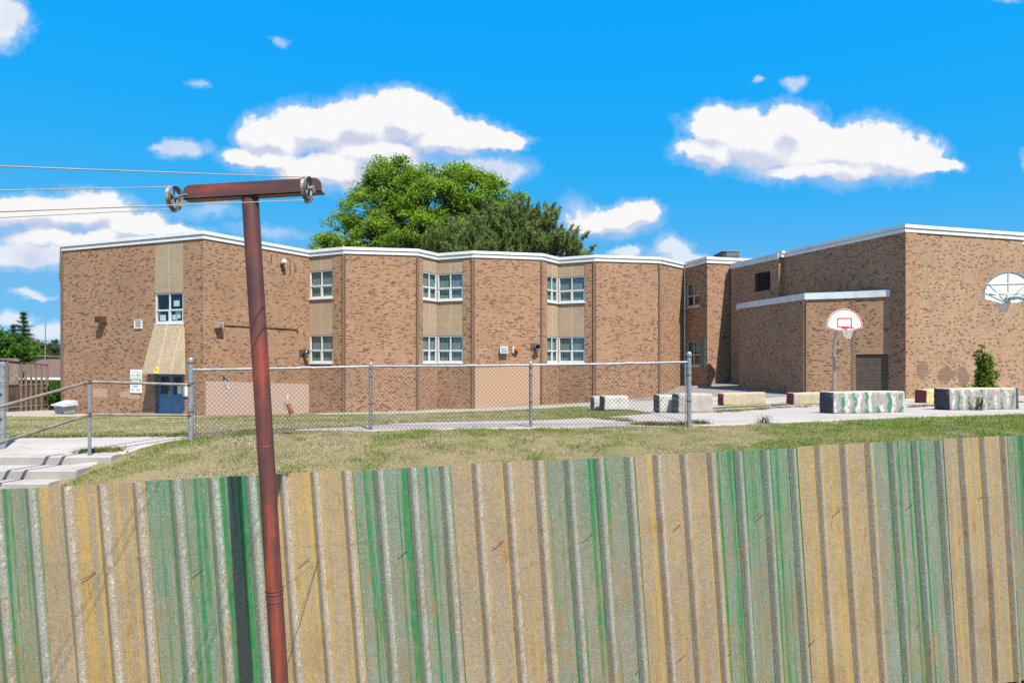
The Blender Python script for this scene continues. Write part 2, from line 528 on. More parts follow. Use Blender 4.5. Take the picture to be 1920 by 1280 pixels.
def concrete(name, c1, c2, scale=1.2, crack=True, speck=0.5):
    m, t, b = new_mat(name)
    p = posc(t)
    n = t.noise(p, scale, 6, 0.65)
    col = t.mix(t.rng(n, 0.3, 0.7), c1 + (1,), c2 + (1,))
    sp = t.noise(p, 70.0, 3, 0.7)
    col = t.mix(1.0, col, t.ramp(sp, [(0.3, (1 - 0.35 * speck,) * 3), (0.55, (1, 1, 1)), (0.75, (1.1, 1.1, 1.1))]), 'MULTIPLY')
    st = t.rng(t.noise(p, 0.35, 5, 0.6), 0.58, 0.75, 0, 0.35)
    col = t.mix(st, col, tuple(c * 0.62 for c in c1) + (1,))
    if crack:
        vo = t.new('ShaderNodeTexVoronoi', feature='DISTANCE_TO_EDGE'); vo.inputs['Scale'].default_value = 0.33
        t.put(vo.inputs['Vector'], t.vmath('ADD', p, t.vmath('MULTIPLY', t.noise(p, 1.8, 4, color=True), (0.6, 0.6, 0.0))))
        ck = t.rng(vo.outputs['Distance'], 0.001, 0.006, 0.55, 0.0)
        col = t.mix(ck, col, (0.10, 0.10, 0.06, 1))
    t.put(b.inputs['Base Color'], col)
    b.inputs['Roughness'].default_value = 0.92
    b.inputs['Specular IOR Level'].default_value = 0.2
    bump(t, b, sp, 0.3, 0.006)
    return m
M['path'] = concrete('pale_concrete_path', (0.40, 0.35, 0.325), (0.48, 0.43, 0.405))
M['court'] = concrete('court_concrete', (0.39, 0.345, 0.32), (0.47, 0.425, 0.40), 0.8)
M['apron'] = concrete('apron_concrete', (0.35, 0.32, 0.295), (0.42, 0.39, 0.365), 0.8, False)
M['asphalt'] = concrete('grey_asphalt', (0.24, 0.225, 0.215), (0.29, 0.27, 0.26), 0.9, False, 0.8)
M['step'] = concrete('step_concrete', (0.37, 0.345, 0.32), (0.47, 0.44, 0.415), 2.0, False, 0.8)
M['block'] = concrete('block_concrete', (0.38, 0.34, 0.30), (0.48, 0.44, 0.40), 3.0, False, 0.8)

def soil_mat():
    m, t, b = new_mat('dry_turf')
    p = posc(t)
    x, y, z = t.sep(p)
    g = t.math('ADD', t.noise(p, 0.9, 5, 0.65), t.rng(x, -6.0, 14.0, -0.06, 0.16))
    col = t.ramp(g, [(0.42, (0.30, 0.24, 0.14)), (0.54, (0.25, 0.21, 0.105)), (0.66, (0.14, 0.165, 0.05)), (0.8, (0.10, 0.145, 0.035))])
    col = t.mix(1.0, col, t.ramp(t.noise(p, 30.0, 4, 0.7), [(0.3, (0.62, 0.62, 0.6)), (0.7, (1.2, 1.2, 1.15))]), 'MULTIPLY')
    t.put(b.inputs['Base Color'], col)
    b.inputs['Roughness'].default_value = 1.0
    b.inputs['Specular IOR Level'].default_value = 0.1
    bump(t, b, t.noise(p, 22.0, 4, 0.7), 0.7, 0.05)
    return m
M['turf'] = soil_mat()

def leaf_mat(name, rough=0.55, transl=0.35, gain=1.0):
    m, t, b = new_mat(name)
    a = t.new('ShaderNodeAttribute'); a.attribute_name = 'tint'
    col = a.outputs['Color']
    if gain != 1.0:
        col = t.mix(1.0, col, (gain, gain, gain, 1), 'MULTIPLY')
    t.put(b.inputs['Base Color'], col)
    b.inputs['Roughness'].default_value = rough
    b.inputs['Specular IOR Level'].default_value = 0.25
    tr = t.new('ShaderNodeBsdfTranslucent')
    t.put(tr.inputs['Color'], t.mix(1.0, col, (1.15, 1.25, 0.5, 1), 'MULTIPLY'))
    mx = t.new('ShaderNodeMixShader'); mx.inputs[0].default_value = transl
    t.l.new(b.outputs[0], mx.inputs[1]); t.l.new(tr.outputs[0], mx.inputs[2])
    t.l.new(mx.outputs[0], t.n['Material Output'].inputs[0])
    return m
M['leaf'] = leaf_mat('leaves', 0.55, 0.52)
M['needle'] = leaf_mat('needles', 0.7, 0.30)
M['grass'] = leaf_mat('grass_blades', 0.8, 0.25)
M['bark'] = simple('bark', (0.055, 0.04, 0.032), 0.95, 0, 0.3, 5.0, None, 0.4)
M['wood_dark'] = simple('dark_brown_boards', (0.060, 0.042, 0.034), 0.85, 0, 0.4, 3.0, (0.13, 0.10, 0.085))
M['wood_tan'] = simple('tan_studs', (0.22, 0.15, 0.095), 0.8, 0, 0.2, 4.0)
M['roof_tile'] = simple('brown_shingles', (0.13, 0.082, 0.066), 0.9, 0, 0.2, 9.0)
M['house_wall'] = simple('grey_siding', (0.16, 0.17, 0.19), 0.8)

# ------------------------------------------------------------------ terrain
CTRL = np.array([
    (-22.3, 33.9, .30), (-30, 42, .2), (-13.8, 30.4, .47), (-10.6, 35.7, .18), (-8.55, 34.7, .27), (-4.97, 36, .30), (-2.05, 36, .37),
    (1.6, 36.8, .54), (4.5, 37.4, .64), (8.25, 38.2, .96), (10.2, 40.5, 1.5), (10.8, 38, 1.5), (11, 33, 1.4), (12, 27.9, 1.33), (13.6, 27.3, 1.34), (15.8, 27.5, 1.38), (21.9, 29.3, 1.4),
    (-5.5, 11.7, 1.58), (-2.57, 12.4, 1.66), (.35, 12.7, 1.68), (3.4, 13.1, 1.67), (-6.75, 10.9, 1.33), (-8.95, 12, 1.40), (-8, 13.5, 1.42),
    (-12, 17, 1.2), (-17.8, 30, .47), (-20, 22, .9), (-14, 12.5, 1.35), (-8, 22, .95), (-2, 24, 1.0), (0, 17, 1.42),
    (8.3, 17.6, 1.55), (12.1, 18.9, 1.55), (14.6, 24, 1.43), (9.7, 23.5, 1.39), (7.5, 24.3, 1.32), (4.5, 18.4, 1.5), (3, 22.5, 1.28), (18, 20, 1.55),
    (-5, 9.3, 1.12), (-5, 7.5, .7), (-5, 5.8, .4), (-7.05, 10.15, 1.04), (-8.5, 10.2, .98), (-8.5, 8.5, .55), (-12, 9, .6),
    (0, 10, 1.38), (0, 8, .8), (0, 6.2, .45), (5, 10.5, 1.5), (5, 8.5, 1.0), (5, 6.5, .5), (10, 12, 1.6), (10, 10, 1.42), (10, 8, .85), (14, 14, 1.6), (16, 11, 1.45), (12, 6, .45),
    (-6, 0, .3), (0, 0, .3), (8, 0, .3), (0, 3.5, .32), (6, 4.2, .36), (-5, 3.5, .3), (-14, 4, .3), (18, 4, .4), (0, -8, .3), (-20, -8, .3), (20, -8, .4),
    (-50, 62, .2), (50, 62, 1.1), (0, 75, .5), (-52, 10, .4), (52, 15, 1.2), (-30, 25, .6), (30, 20, 1.5), (-15, 50, .2), (15, 50, 1.0)])
def _tps_k(d2):
    return np.where(d2 > 1e-12, 0.5 * d2 * np.log(np.maximum(d2, 1e-12)), 0.0)
_n = len(CTRL)
_d2 = ((CTRL[:, None, :2] - CTRL[None, :, :2]) ** 2).sum(-1)
_A = np.zeros((_n + 3, _n + 3))
_A[:_n, :_n] = _tps_k(_d2) + np.eye(_n) * 0.4
_A[:_n, _n] = 1; _A[:_n, _n + 1:] = CTRL[:, :2]
_A[_n, :_n] = 1; _A[_n + 1:, :_n] = CTRL[:, :2].T
_w = np.linalg.solve(_A, np.concatenate([CTRL[:, 2], [0, 0, 0]]))
def hgt(X, Y):
    X = np.atleast_1d(np.asarray(X, float)); Y = np.atleast_1d(np.asarray(Y, float))
    shp = X.shape
    x = X.ravel(); y = Y.ravel()
    xc = np.clip(x, -50, 50); yc = np.clip(y, -8, 72)
    out = np.empty(len(x))
    for i in range(0, len(x), 40000):
        s = slice(i, i + 40000)
        d2 = (xc[s, None] - CTRL[None, :, 0]) ** 2 + (yc[s, None] - CTRL[None, :, 1]) ** 2
        out[s] = _tps_k(d2) @ _w[:_n] + _w[_n] + _w[_n + 1] * xc[s] + _w[_n + 2] * yc[s]
    out = np.clip(out, 0.12, 1.72)
    far = np.clip(np.maximum((np.abs(x) - 42) / 25, (y - 62) / 25), 0, 1)
    return (out * (1 - far) + 0.3 * far).reshape(shp)
def h1(x, y): return float(hgt([x], [y])[0])
def ground_px(px, py):
    """where the line of sight through a photo point meets the terrain"""
    sx = (px - 960) / F; sz = (py - HOR) / F
    Y = np.arange(6.0, 60, 0.05)
    dz = (EYE - sz * Y) - hgt(sx * Y, Y)
    i = np.argmax(dz < 0) if (dz < 0).any() else len(Y) - 1
    return (sx * Y[i], Y[i])

xs = np.concatenate([[-4000, -1500, -500, -200, -110, -75], np.linspace(-55, 55, 221), [75, 110, 200, 500, 1500, 4000]])
ys = np.concatenate([[-2000, -500, -120, -40, -16], np.linspace(-8, 76, 169), [100, 200, 500, 1500, 5000]])
GX, GY = np.meshgrid(xs, ys, indexing='ij')
GZ = hgt(GX, GY) + 0.02 * (vnoise(GX, GY, 1.1, 3) - 0.5) * (np.abs(GX) < 50)
nv = np.stack([GX, GY, GZ], -1).reshape(-1, 3)
a, b_ = len(xs), len(ys)
ii, jj = np.meshgrid(np.arange(a - 1), np.arange(b_ - 1), indexing='ij')
q = np.stack([ii * b_ + jj, (ii + 1) * b_ + jj, (ii + 1) * b_ + jj + 1, ii * b_ + jj + 1], -1).reshape(-1, 4)
ground = fast_mesh('ground', nv, q, M['turf'], smooth=True)
tag(ground, kind='structure')

PAVED = []      # plan polygons without grass
def strip(name, near, far, mat, lift=0.02, n=60, m=16, wob=0.05, seed=1):
    """a draped sheet between two plan polylines"""
    def resample(poly, n):
        p = np.array(poly, float)
        d = np.concatenate([[0], np.cumsum(np.hypot(*np.diff(p, axis=0).T))])
        s = np.linspace(0, d[-1], n)
        return np.stack([np.interp(s, d, p[:, 0]), np.interp(s, d, p[:, 1])], -1)
    A = resample(near, n); B = resample(far, n)
    A[:, 1] += (vnoise(A[:, 0], A[:, 1] * 0, 1.7, seed) - 0.5) * 2 * wob
    B[:, 1] += (vnoise(B[:, 0], B[:, 1] * 0, 1.7, seed + 1) - 0.5) * 2 * wob
    PAVED.append(np.concatenate([A, B[::-1]]))
    tt = np.linspace(0, 1, m)[None, :, None]
    P = A[:, None, :] * (1 - tt) + B[:, None, :] * tt
    Z = hgt(P[..., 0], P[..., 1]) + lift
    V = np.concatenate([P, Z[..., None]], -1).reshape(-1, 3)
    i, j = np.meshgrid(np.arange(n - 1), np.arange(m - 1), indexing='ij')
    Q = np.stack([i * m + j, (i + 1) * m + j, (i + 1) * m + j + 1, i * m + j + 1], -1).reshape(-1, 4)
    # a lip round the edge so that the slab has thickness
    rim = list(range(0, n * m, m)) + list(range((n - 1) * m + 1, n * m)) + list(range((n - 1) * m - 1, 0, -m)) + list(range(m - 2, 0, -1))
    rim = np.array(rim)
    low = V[rim].copy(); low[:, 2] -= 0.08
    base = len(V); k = len(rim)
    ar = np.arange(k)
    Q2 = np.stack([rim, base + ar, base + (ar + 1) % k, rim[(ar + 1) % k]], -1)
    o = fast_mesh(name, np.concatenate([V, low]), np.concatenate([Q, Q2]), mat)
    return tag(o, kind='structure')
G = ground_px

# ------------------------------------------------------------------ school plan
ZP = EYE + 5.75                      # top of the parapet of the classroom wing
def plan(px, py, rise=5.75):
    Y = rise * F / (HOR - py)
    return Vector(((px - 960) / F * Y, Y, 0))
A0, B0, C0, D0, E0 = plan(117, 458), plan(381, 433), plan(580, 469.5), plan(645, 463), plan(783, 467)
F0, G0, H0, I0, J0, K0 = plan(820, 475.5), plan(887, 470.5), plan(1016, 475.3), plan(1047, 483), plan(1115, 478), plan(1237, 482.3)
L0, M0, N0 = plan(1283, 493), plan(1326, 481.5), plan(1389, 484.5)
ZG = EYE + 5.45                      # gymnasium parapet
GC, G2 = plan(1697, 421, 5.45), plan(1918, 437, 5.45)
GL = plan(1469, 472, 5.45)
_d = (GL - GC).normalized()
_nrm = Vector((_d.y, -_d.x, 0)) if _d.y > 0 else Vector((-_d.y, _d.x, 0))
if _nrm.x > 0: _nrm = -_nrm
GL2 = GL + _nrm * 0.28
LV = GL2 + _d * ((plan(1386, 492.5, 5.45) - GL2).dot(_d))
ZB = EYE + 2.90                      # low block
Q0, Q1, Q2_ = plan(1386, 569, 2.90), plan(1510, 549.7, 2.90), plan(1600, 546.5, 2.90)
def on_line(P, Qv, px):
    k = (px - 960) / F
    d = Qv - P
    t = (k * P.y - P.x) / (d.x - k * d.y)
    return P + d * t
Q3 = on_line(GC, GL, 1669)
A_back = Vector(((113 - 960) / F * 47, 47, 0))

school = empty('school_building', (0, 34, 0.3))
tag(school, 'tan brick two-storey school with zigzag walls, white fascia and a tall gymnasium', 'building')
school.location = (0, 0, 0)

class Seg:
    def __init__(self, P, Qv, u0=0.0):
        self.P = P; self.Q = Qv; self.L = (Qv - P).length
        self.t = (Qv - P).normalized()
        self.n = Vector((self.t.y, -self.t.x, 0))      # outward when walking left to right
        self.u0 = u0
    def u(self, px):
        return (on_line(self.P, self.Q, px) - self.P).dot(self.t)
    def pt(self, u, z, out=0.0):
        p = self.P + self.t * u + self.n * out
        return Vector((p.x, p.y, z))
    def zpx(self, px, py):
        p = on_line(self.P, self.Q, px)
        return EYE - (py - HOR) / F * p.y
    def rot(self):
        return Matrix(((self.t.x, self.n.x, 0), (self.t.y, self.n.y, 0), (0, 0, 1)))
    def box(self, mb, u0, u1, z0, z1, o0, o1, mi=0):
        c = self.pt((u0 + u1) / 2, (z0 + z1) / 2, (o0 + o1) / 2)
        mb.box(c, (u1 - u0, abs(o1 - o0), z1 - z0), self.rot(), mi)

def wall(seg, z0, z1, mat, holes=(), depth=0.16, name='wall', out=0.0):
    us = sorted({0.0, seg.L} | {max(0, min(seg.L, h[k])) for h in holes for k in (0, 1)})
    zs = sorted({z0, z1} | {h[k] for h in holes for k in (2, 3)})
    mb = MB()
    def inside(u, z):
        return any(h[0] - 1e-4 < u < h[1] + 1e-4 and h[2] - 1e-4 < z < h[3] + 1e-4 for h in holes)
    for i in range(len(us) - 1):
        for j in range(len(zs) - 1):
            if us[i + 1] - us[i] < 1e-4: continue
            if inside((us[i] + us[i + 1]) / 2, (zs[j] + zs[j + 1]) / 2): continue
            c = [(us[i], zs[j]), (us[i + 1], zs[j]), (us[i + 1], zs[j + 1]), (us[i], zs[j + 1])]
            mb.face([seg.pt(a_, z_, out) for a_, z_ in c], 0, [(seg.u0 + a_, z_) for a_, z_ in c])
            mb.face([seg.pt(a_, z_, -0.3) for a_, z_ in reversed(c)], 0, [(seg.u0 + a_, z_) for a_, z_ in reversed(c)])
    for (a0, a1, b0, b1) in holes:
        a0 = max(a0, 0.0); a1 = min(a1, seg.L)
        for (p, q_) in (((a0, b0), (a1, b0)), ((a1, b0), (a1, b1)), ((a1, b1), (a0, b1)), ((a0, b1), (a0, b0))):
            mb.face([seg.pt(p[0], p[1], out), seg.pt(q_[0], q_[1], out), seg.pt(q_[0], q_[1], -depth), seg.pt(p[0], p[1], -depth)], 0,
                    [(p[0], p[1]), (q_[0], q_[1]), (q_[0] + depth, q_[1]), (p[0] + depth, p[1])])
    return mb.build(name, mat, school)

def corner_teeth(P, n1, n2, z0, z1):
    """projecting alternate bricks up a corner"""
    mb = MB()
    for k, z in enumerate(np.arange(z0, z1 - 0.07, BRICK_H)):
        n = n1 if k % 2 == 0 else n2
        t = Vector((-n.y, n.x, 0))
        Mx = Matrix(((t.x, n.x, 0), (t.y, n.y, 0), (0, 0, 1)))
        s = 1 if k % 2 == 0 else -1
        c = Vector((P.x, P.y, z + 0.034)) + n * 0.002 - t * 0.03 * s * -1
        mb.box(c, (0.13, 0.05, 0.056), Mx)
    o = mb.build('corner_bricks', M['tooth'], school)
    return tag(o, kind='stuff')

def fascia(path, ztop, mat, hgt_=0.34, back=0.35, name='fascia', closed_ends=True, two=True):
    """metal edge along the parapet, one piece for each stretch of wall, mitred at the corners"""
    n = len(path)
    def off(d):
        res = []
        for i, p in enumerate(path):
            ns = []
            if i > 0:
                t = (path[i] - path[i - 1]).normalized(); ns.append(Vector((t.y, -t.x, 0)))
            if i < n - 1:
                t = (path[i + 1] - path[i]).normalized(); ns.append(Vector((t.y, -t.x, 0)))
            m_ = sum(ns, Vector()) / len(ns)
            m_ = m_ / max(0.35, m_.dot(ns[0]))
            res.append(p + m_ * d)
        return res
    if two:
        prof = [(0.05, -hgt_), (0.05, -hgt_ * 0.52), (0.03, -hgt_ * 0.50), (0.03, -hgt_ * 0.46), (0.095, -hgt_ * 0.44), (0.095, 0.0), (-back, 0.03), (-back, -hgt_)]
        mis = [0, 0, 1, 0, 0, 0, 0, 0]
    else:
        prof = [(0.06, -hgt_), (0.06, 0.0), (-back, 0.02), (-back, -hgt_)]
        mis = [0] * 4
    rows = [[Vector((p.x, p.y, ztop + z)) for p in off(d)] for d, z in prof]
    for i in range(n - 1):
        mb = MB()
        k = len(prof)
        for j in range(k):
            j2 = (j + 1) % k
            mb.face([rows[j][i], rows[j][i + 1], rows[j2][i + 1], rows[j2][i]], mis[j])
        mb.face([rows[j][i] for j in range(k)][::-1]); mb.face([rows[j][i + 1] for j in range(k)])
        mb.build(name, [mat, M['fascia_line']], school)
        # standing joints in the sheet metal
        L = (path[i + 1] - path[i]).length
        for s in np.arange(2.4, L - 0.4, 3.0):
            sg = Seg(path[i], path[i + 1])
            jb = MB(); sg.box(jb, s - 0.012, s + 0.012, ztop - hgt_ * 0.44 if two else ztop - hgt_, ztop + 0.004, 0.02, 0.099 if two else 0.066)
            jb.build('fascia_joint', mat, school)

def window(seg, u0, u1, z0, z1, cols, mat=None, split=0.46, inset=0.05, blind=True, papers=(), blind_drop=1.0):
    """sash window in the opening: frame, panes, sill, blind"""
    mat = mat or M['frame']
    fr = MB()
    fw = 0.06
    seg.box(fr, u0, u1, z1 - fw, z1, -inset - 0.08, -inset)
    seg.box(fr, u0, u1, z0, z0 + fw * 1.2, -inset - 0.08, -inset)
    seg.box(fr, u0, u0 + fw, z0 + fw * 1.2, z1 - fw, -inset - 0.08, -inset - 0.001)
    seg.box(fr, u1 - fw, u1, z0 + fw * 1.2, z1 - fw, -inset - 0.08, -inset - 0.001)
    zm = z0 + (z1 - z0) * split
    seg.box(fr, u0 + fw, u1 - fw, zm - 0.045, zm + 0.03, -inset - 0.075, -inset + 0.006)
    w = (u1 - u0 - 2 * fw) / cols
    for c in range(1, cols):
        uc = u0 + fw + w * c
        seg.box(fr, uc - 0.022, uc + 0.022, zm + 0.03, z1 - fw, -inset - 0.07, -inset - 0.002)
        seg.box(fr, uc - 0.06, uc + 0.06, z0 + fw * 1.2, zm - 0.045, -inset - 0.07, -inset + 0.002)
    frame_o = fr.build('window', mat, school)
    for c in range(cols):
        a_ = u0 + fw + w * c
        for (lo, hi, e) in ((z0 + fw * 1.2, zm - 0.045, 0.035), (zm + 0.03, z1 - fw, 0.0)):
            if e:   # sash rails of the lower lights
                sb = MB()
                seg.box(sb, a_ + 0.005, a_ + w - 0.005, lo + 0.002, lo + e + 0.002, -inset - 0.06, -inset - 0.01)
                seg.box(sb, a_ + 0.005, a_ + e, lo + e + 0.002, hi - 0.002, -inset - 0.06, -inset - 0.012)
                seg.box(sb, a_ + w - e, a_ + w - 0.005, lo + e + 0.002, hi - 0.002, -inset - 0.06, -inset - 0.012)
                sb.build('sash', mat, frame_o)
            pb = MB()
            tl = random.uniform(-0.006, 0.006); tl2 = random.uniform(-0.004, 0.004)
            cpts = [seg.pt(a_, lo, -inset - 0.045 + tl), seg.pt(a_ + w, lo, -inset - 0.045 - tl2), seg.pt(a_ + w, hi, -inset - 0.045 - tl), seg.pt(a_, hi, -inset - 0.045 + tl2)]
            pb.face(cpts)
            pb.build('pane', M['glass'], frame_o)
    sb = MB(); seg.box(sb, u0 - 0.03, u1 + 0.03, z0 - 0.06, z0 - 0.002, -inset - 0.05, 0.05)
    sb.build('sill', M['sill'], frame_o)
    if blind:
        for c in range(cols):
            drop = z0 + (z1 - z0) * (1 - blind_drop) + (random.choice([0.0, 0.0, 0.0, 0.12]) if blind_drop == 1.0 else 0)
            bb = MB(); a_ = u0 + fw + w * c
            seg.box(bb, a_ + 0.004, a_ + w - 0.004, drop, z1, -inset - 0.14, -inset - 0.13)
            bb.build('blind', M['blind'], frame_o)
    for (pu, pz, pw, ph) in papers:
        bb = MB(); seg.box(bb, u0 + pu, u0 + pu + pw, z0 + pz, z0 + pz + ph, -inset - 0.075, -inset - 0.07)
        bb.build('paper_sheet', M['paper'], frame_o)
    rb = MB(); seg.box(rb, u0 - 0.2, u1 + 0.2, z0 - 0.2, z1 + 0.2, -1.0, -0.95)
    rb.build('room_wall', M['room'], frame_o)
    return frame_o

def panel(seg, u0, u1, z0, z1, joints=(), out=-0.03):
    mb = MB(); seg.box(mb, u0, u1, z0, z1, out - 0.1, out)
    o = mb.build('concrete_panel', M['panel'], school)
    for ju in joints:
        jb = MB(); seg.box(jb, ju - 0.012, ju + 0.012, z0 + 0.005, z1 - 0.005, out - 0.02, out + 0.004)
        jb.build('panel_joint', M['joint'], o)
    return o

ZL0, ZL1, ZU0, ZU1 = 2.81, 4.25, 6.16, 7.60
ZT = ZP - 0.30           # wall top, just under the fascia
WB = -0.6                # walls run into the ground
# left flank and stair front
sA = Seg(A0, B0)
wall(Seg(A_back, A0), WB, ZT, M['brick'])
ua, ub = sA.u(290.5), sA.u(343.5)
zs0, zs1 = sA.zpx(317, 606), sA.zpx(317, 549)
DOOR_TOP = 2.62
wall(sA, WB, ZT, M['brick'], [(ua, ub, zs0 - 0.05, ZT), (ua, ub, WB, DOOR_TOP)], 0.2)
um = (ua + ub) / 2
panel(sA, ua + 0.004, ub - 0.004, zs1 + 0.005, ZT + 0.05, [um], -0.004)
window(sA, ua + 0.01, ub - 0.01, zs0, zs1, 2, None, 0.44, 0.03, False, [(0.20, 0.14, 0.36, 0.28), (0.98, 0.16, 0.30, 0.24), (1.16, 0.22, 0.32, 0.34), (1.06, 0.78, 0.34, 0.26)])
# sloping concrete canopy over the entrance
zc0 = 2.34
co = 0.80
ulo = (on_line(sA.P + sA.n * co, sA.Q + sA.n * co, 265) - sA.P).dot(sA.t)
uhi = (on_line(sA.P + sA.n * co, sA.Q + sA.n * co, 344) - sA.P).dot(sA.t)
mb = MB()
TL, TR = sA.pt(ua, zs0 - 0.06, 0.03), sA.pt(ub, zs0 - 0.06, 0.03)
BL, BR = sA.pt(ulo, zc0, co), sA.pt(uhi, zc0, co)
th = 0.10
inn = [p - sA.n * th for p in (TL, TR, BR, BL)]
inn[2].z += 0.0; inn[3].z += 0.0
top = [TL, TR, BR, BL]
mb.face([TL, BL, BR, TR]); mb.face([inn[0], inn[1], inn[2], inn[3]])
for i in range(4):
    j = (i + 1) % 4
    mb.face([top[i], top[j], inn[j], inn[i]])
canopy = mb.build('entrance_canopy', M['panel'], school)
for f0, f1 in ((0.47, 0.36), (0.96, 0.70)):
    a_ = TL.lerp(TR, f0); c_ = BL.lerp(BR, f1)
    if f0 > 0.9: a_ = a_.lerp(c_, 0.08)
    jb = MB(); jb.tube([a_ + sA.n * 0.004, c_ + sA.n * 0.004], 0.014, 4)
    jb.build('panel_joint', M['joint'], canopy)
# double door
zd = h1(*sA.pt(um, 0).xy) + 0.02
dz1 = DOOR_TOP
fb = MB()
sA.box(fb, ua + 0.001, ua + 0.07, zd, dz1, -0.19, -0.12); sA.box(fb, ub - 0.07, ub - 0.001, zd, dz1, -0.19, -0.12); sA.box(fb, ua + 0.07, ub - 0.07, dz1 - 0.28, dz1, -0.19, -0.121)
door_frame = fb.build('door_frame', M['door'], school)
for k in range(2):
    a_ = ua + 0.072 + k * (ub - ua - 0.144) / 2; b2 = a_ + (ub - ua - 0.144) / 2 - 0.006
    db = MB()
    va, vb = a_ + 0.14, b2 - 0.14
    z_a, z_b = zd + 0.95, dz1 - 0.42
    sA.box(db, a_, b2, zd + 0.01, z_a, -0.18, -0.135)
    sA.box(db, a_, b2, z_b, dz1 - 0.285, -0.18, -0.135)
    sA.box(db, a_, va, z_a, z_b, -0.18, -0.135); sA.box(db, vb, b2, z_a, z_b, -0.18, -0.135)
    dleaf = db.build('door', M['door'], school)
    gb = MB(); sA.box(gb, va, vb, z_a, z_b, -0.165, -0.15); gb.build('pane', M['room'], dleaf)
    gb = MB()
    hu = b2 - 0.07 if k == 0 else a_ + 0.07
    gb.tube([sA.pt(hu, zd + 0.80, -0.135), sA.pt(hu, zd + 0.80, -0.07), sA.pt(hu, zd + 1.10, -0.07), sA.pt(hu, zd + 1.10, -0.135)], 0.012, 6)
    gb.build('handle', M['silver'], dleaf)
    if k == 1:
        gb = MB(); sA.box(gb, va + 0.22, vb - 0.02, z_a + 0.02, z_a + 0.42, -0.149, -0.146); gb.build('notice', M['paper'], dleaf)
gb = MB(); sA.box(gb, um - 0.28, um - 0.20, dz1 - 0.24, dz1 - 0.12, -0.12, -0.115); gb.build('door_number', M['white'], door_frame)
# paler repaired brick patches on the stair front
for (x0, x1, y0, y1) in ((174, 201, 728, 744), (226, 240, 733, 745), (240, 262, 731, 747)):
    gb = MB(); zz0, zz1 = sA.zpx(x0, y1), sA.zpx(x0, y0)
    c4 = [(sA.u(x0), zz0), (sA.u(x1), zz0), (sA.u(x1), zz1), (sA.u(x0), zz1)]
    gb.face([sA.pt(a_, z_, 0.004) for a_, z_ in c4], 0, c4)
    gb.build('brick_patch', M['peach_paint'], school)

# B-C long wall
sB = Seg(B0, C0, 3.3)
wall(sB, WB, ZT, M['brick'])
gb = MB(); c4 = [(0.12, -0.2), (sB.L - 0.03, -0.2), (sB.L - 0.03, sB.zpx(575, 720)), (0.12, sB.zpx(386, 714))]
gb.face([sB.pt(a_, z_, 0.005) for a_, z_ in c4], 0, c4); gb.build('painted_patch', M['pink_paint'], school)

def bay(P, Q_, px_a, px_b, cols, u0, stained=True, panel_first=True):
    s = Seg(P, Q_, u0)
    a_, b2 = s.u(px_a), s.u(px_b)
    if a_ < 0.12: a_ = 0.0
    if b2 > s.L - 0.12: b2 = s.L
    wall(s, ZL0 - 0.04, ZT, M['brick'], [(a_, b2, ZL0 - 0.04, ZT)], 0.14)
    wall(s, WB, ZL0 - 0.04, M['brick_stained'] if stained else M['brick'])
    m_ = (a_ + b2) / 2
    e0 = 0.0 if a_ == 0 else 0.012; e1 = 0.0 if b2 == s.L else 0.012
    panel(s, a_ + e0, b2 - e1, ZU1 + 0.004, ZT + 0.05, [m_] if cols > 1 else [])
    panel(s, a_ + e0, b2 - e1, ZL1 + 0.004, ZU0 - 0.064, [m_])
    for (z0, z1) in ((ZL0, ZL1), (ZU0, ZU1)):
        window(s, a_ + e0, b2 - e1, z0, z1, cols)
    return s
sC = bay(C0, D0, 580, 624, 2, 9.0)
sD = Seg(D0, E0, 13.1); wall(sD, WB, ZT, M['brick'])
sE = bay(E0, F0, 793, 820, 2, 17.3, False)
sF = bay(F0, G0, 820, 868, 2, 19.2)
sG = Seg(G0, H0, 23.7); wall(sG, WB, ZT, M['brick'])
sH = bay(H0, I0, 1026, 1047, 2, 27.1, False)
sI = bay(I0, J0, 1047, 1097, 2, 31.9)
sJ = Seg(J0, K0, 35.0); wall(sJ, WB, ZT, M['brick'])
sK = Seg(K0, L0, 41.2); wall(sK, WB, ZT, M['brick'])
gb = MB(); c4 = [(0.10, -0.2), (sG.L - 0.12, -0.2), (sG.L - 0.12, sG.zpx(1010, 684)), (0.10, sG.zpx(892, 690))]
gb.face([sG.pt(a_, z_, 0.005) for a_, z_ in c4], 0, c4); gb.build('painted_patch', M['peach_paint'], school)
for P, s1, s2 in ((D0, sC, sD), (E0, sD, sE), (G0, sF, sG), (H0, sG, sH), (J0, sI, sJ), (K0, sJ, sK)):
    corner_teeth(P, s1.n, s2.n, 0.1, ZT)
corner_teeth(A0, Seg(A_back, A0).n, sA.n, 0.1, ZT)
# link block with the recessed windows
sL = Seg(L0, M0, 45.0)
w0, w1 = sL.u(1287), sL.u(1312.5)
wall(sL, WB, ZT, M['brick'], [(w0, w1, 6.02, 7.42), (w0, w1, 2.60, 4.06)], 0.16)
window(sL, w0 + 0.01, w1 - 0.01, 6.04, 7.41, 2, M['frame_tan'], 0.46, 0.04, True, (), 0.55)
window(sL, w0 + 0.01, w1 - 0.01, 2.62, 4.05, 2, M['frame_tan'], 0.46, 0.04, True, (), 0.45)
gb = MB(); s0, s1_ = sL.u(1313), sL.u(1323.5); sL.box(gb, s0, s1_, 2.50, 4.18, 0.004, 0.05)
for k in range(12): sL.box(gb, s0 + 0.05, s1_ - 0.05, 2.60 + k * 0.125, 2.69 + k * 0.125, 0.045, 0.065)
gb.build('shutter', M['shutter_green'], school)
sM = Seg(M0, N0, 48.1)
wall(sM, WB, ZT, M['brick'])
gb = MB(); sM.box(gb, 0.5, 1.7, 1.35, 1.72, 0.004, 0.05); gb.build('foundation_slab', M['apron'], school)
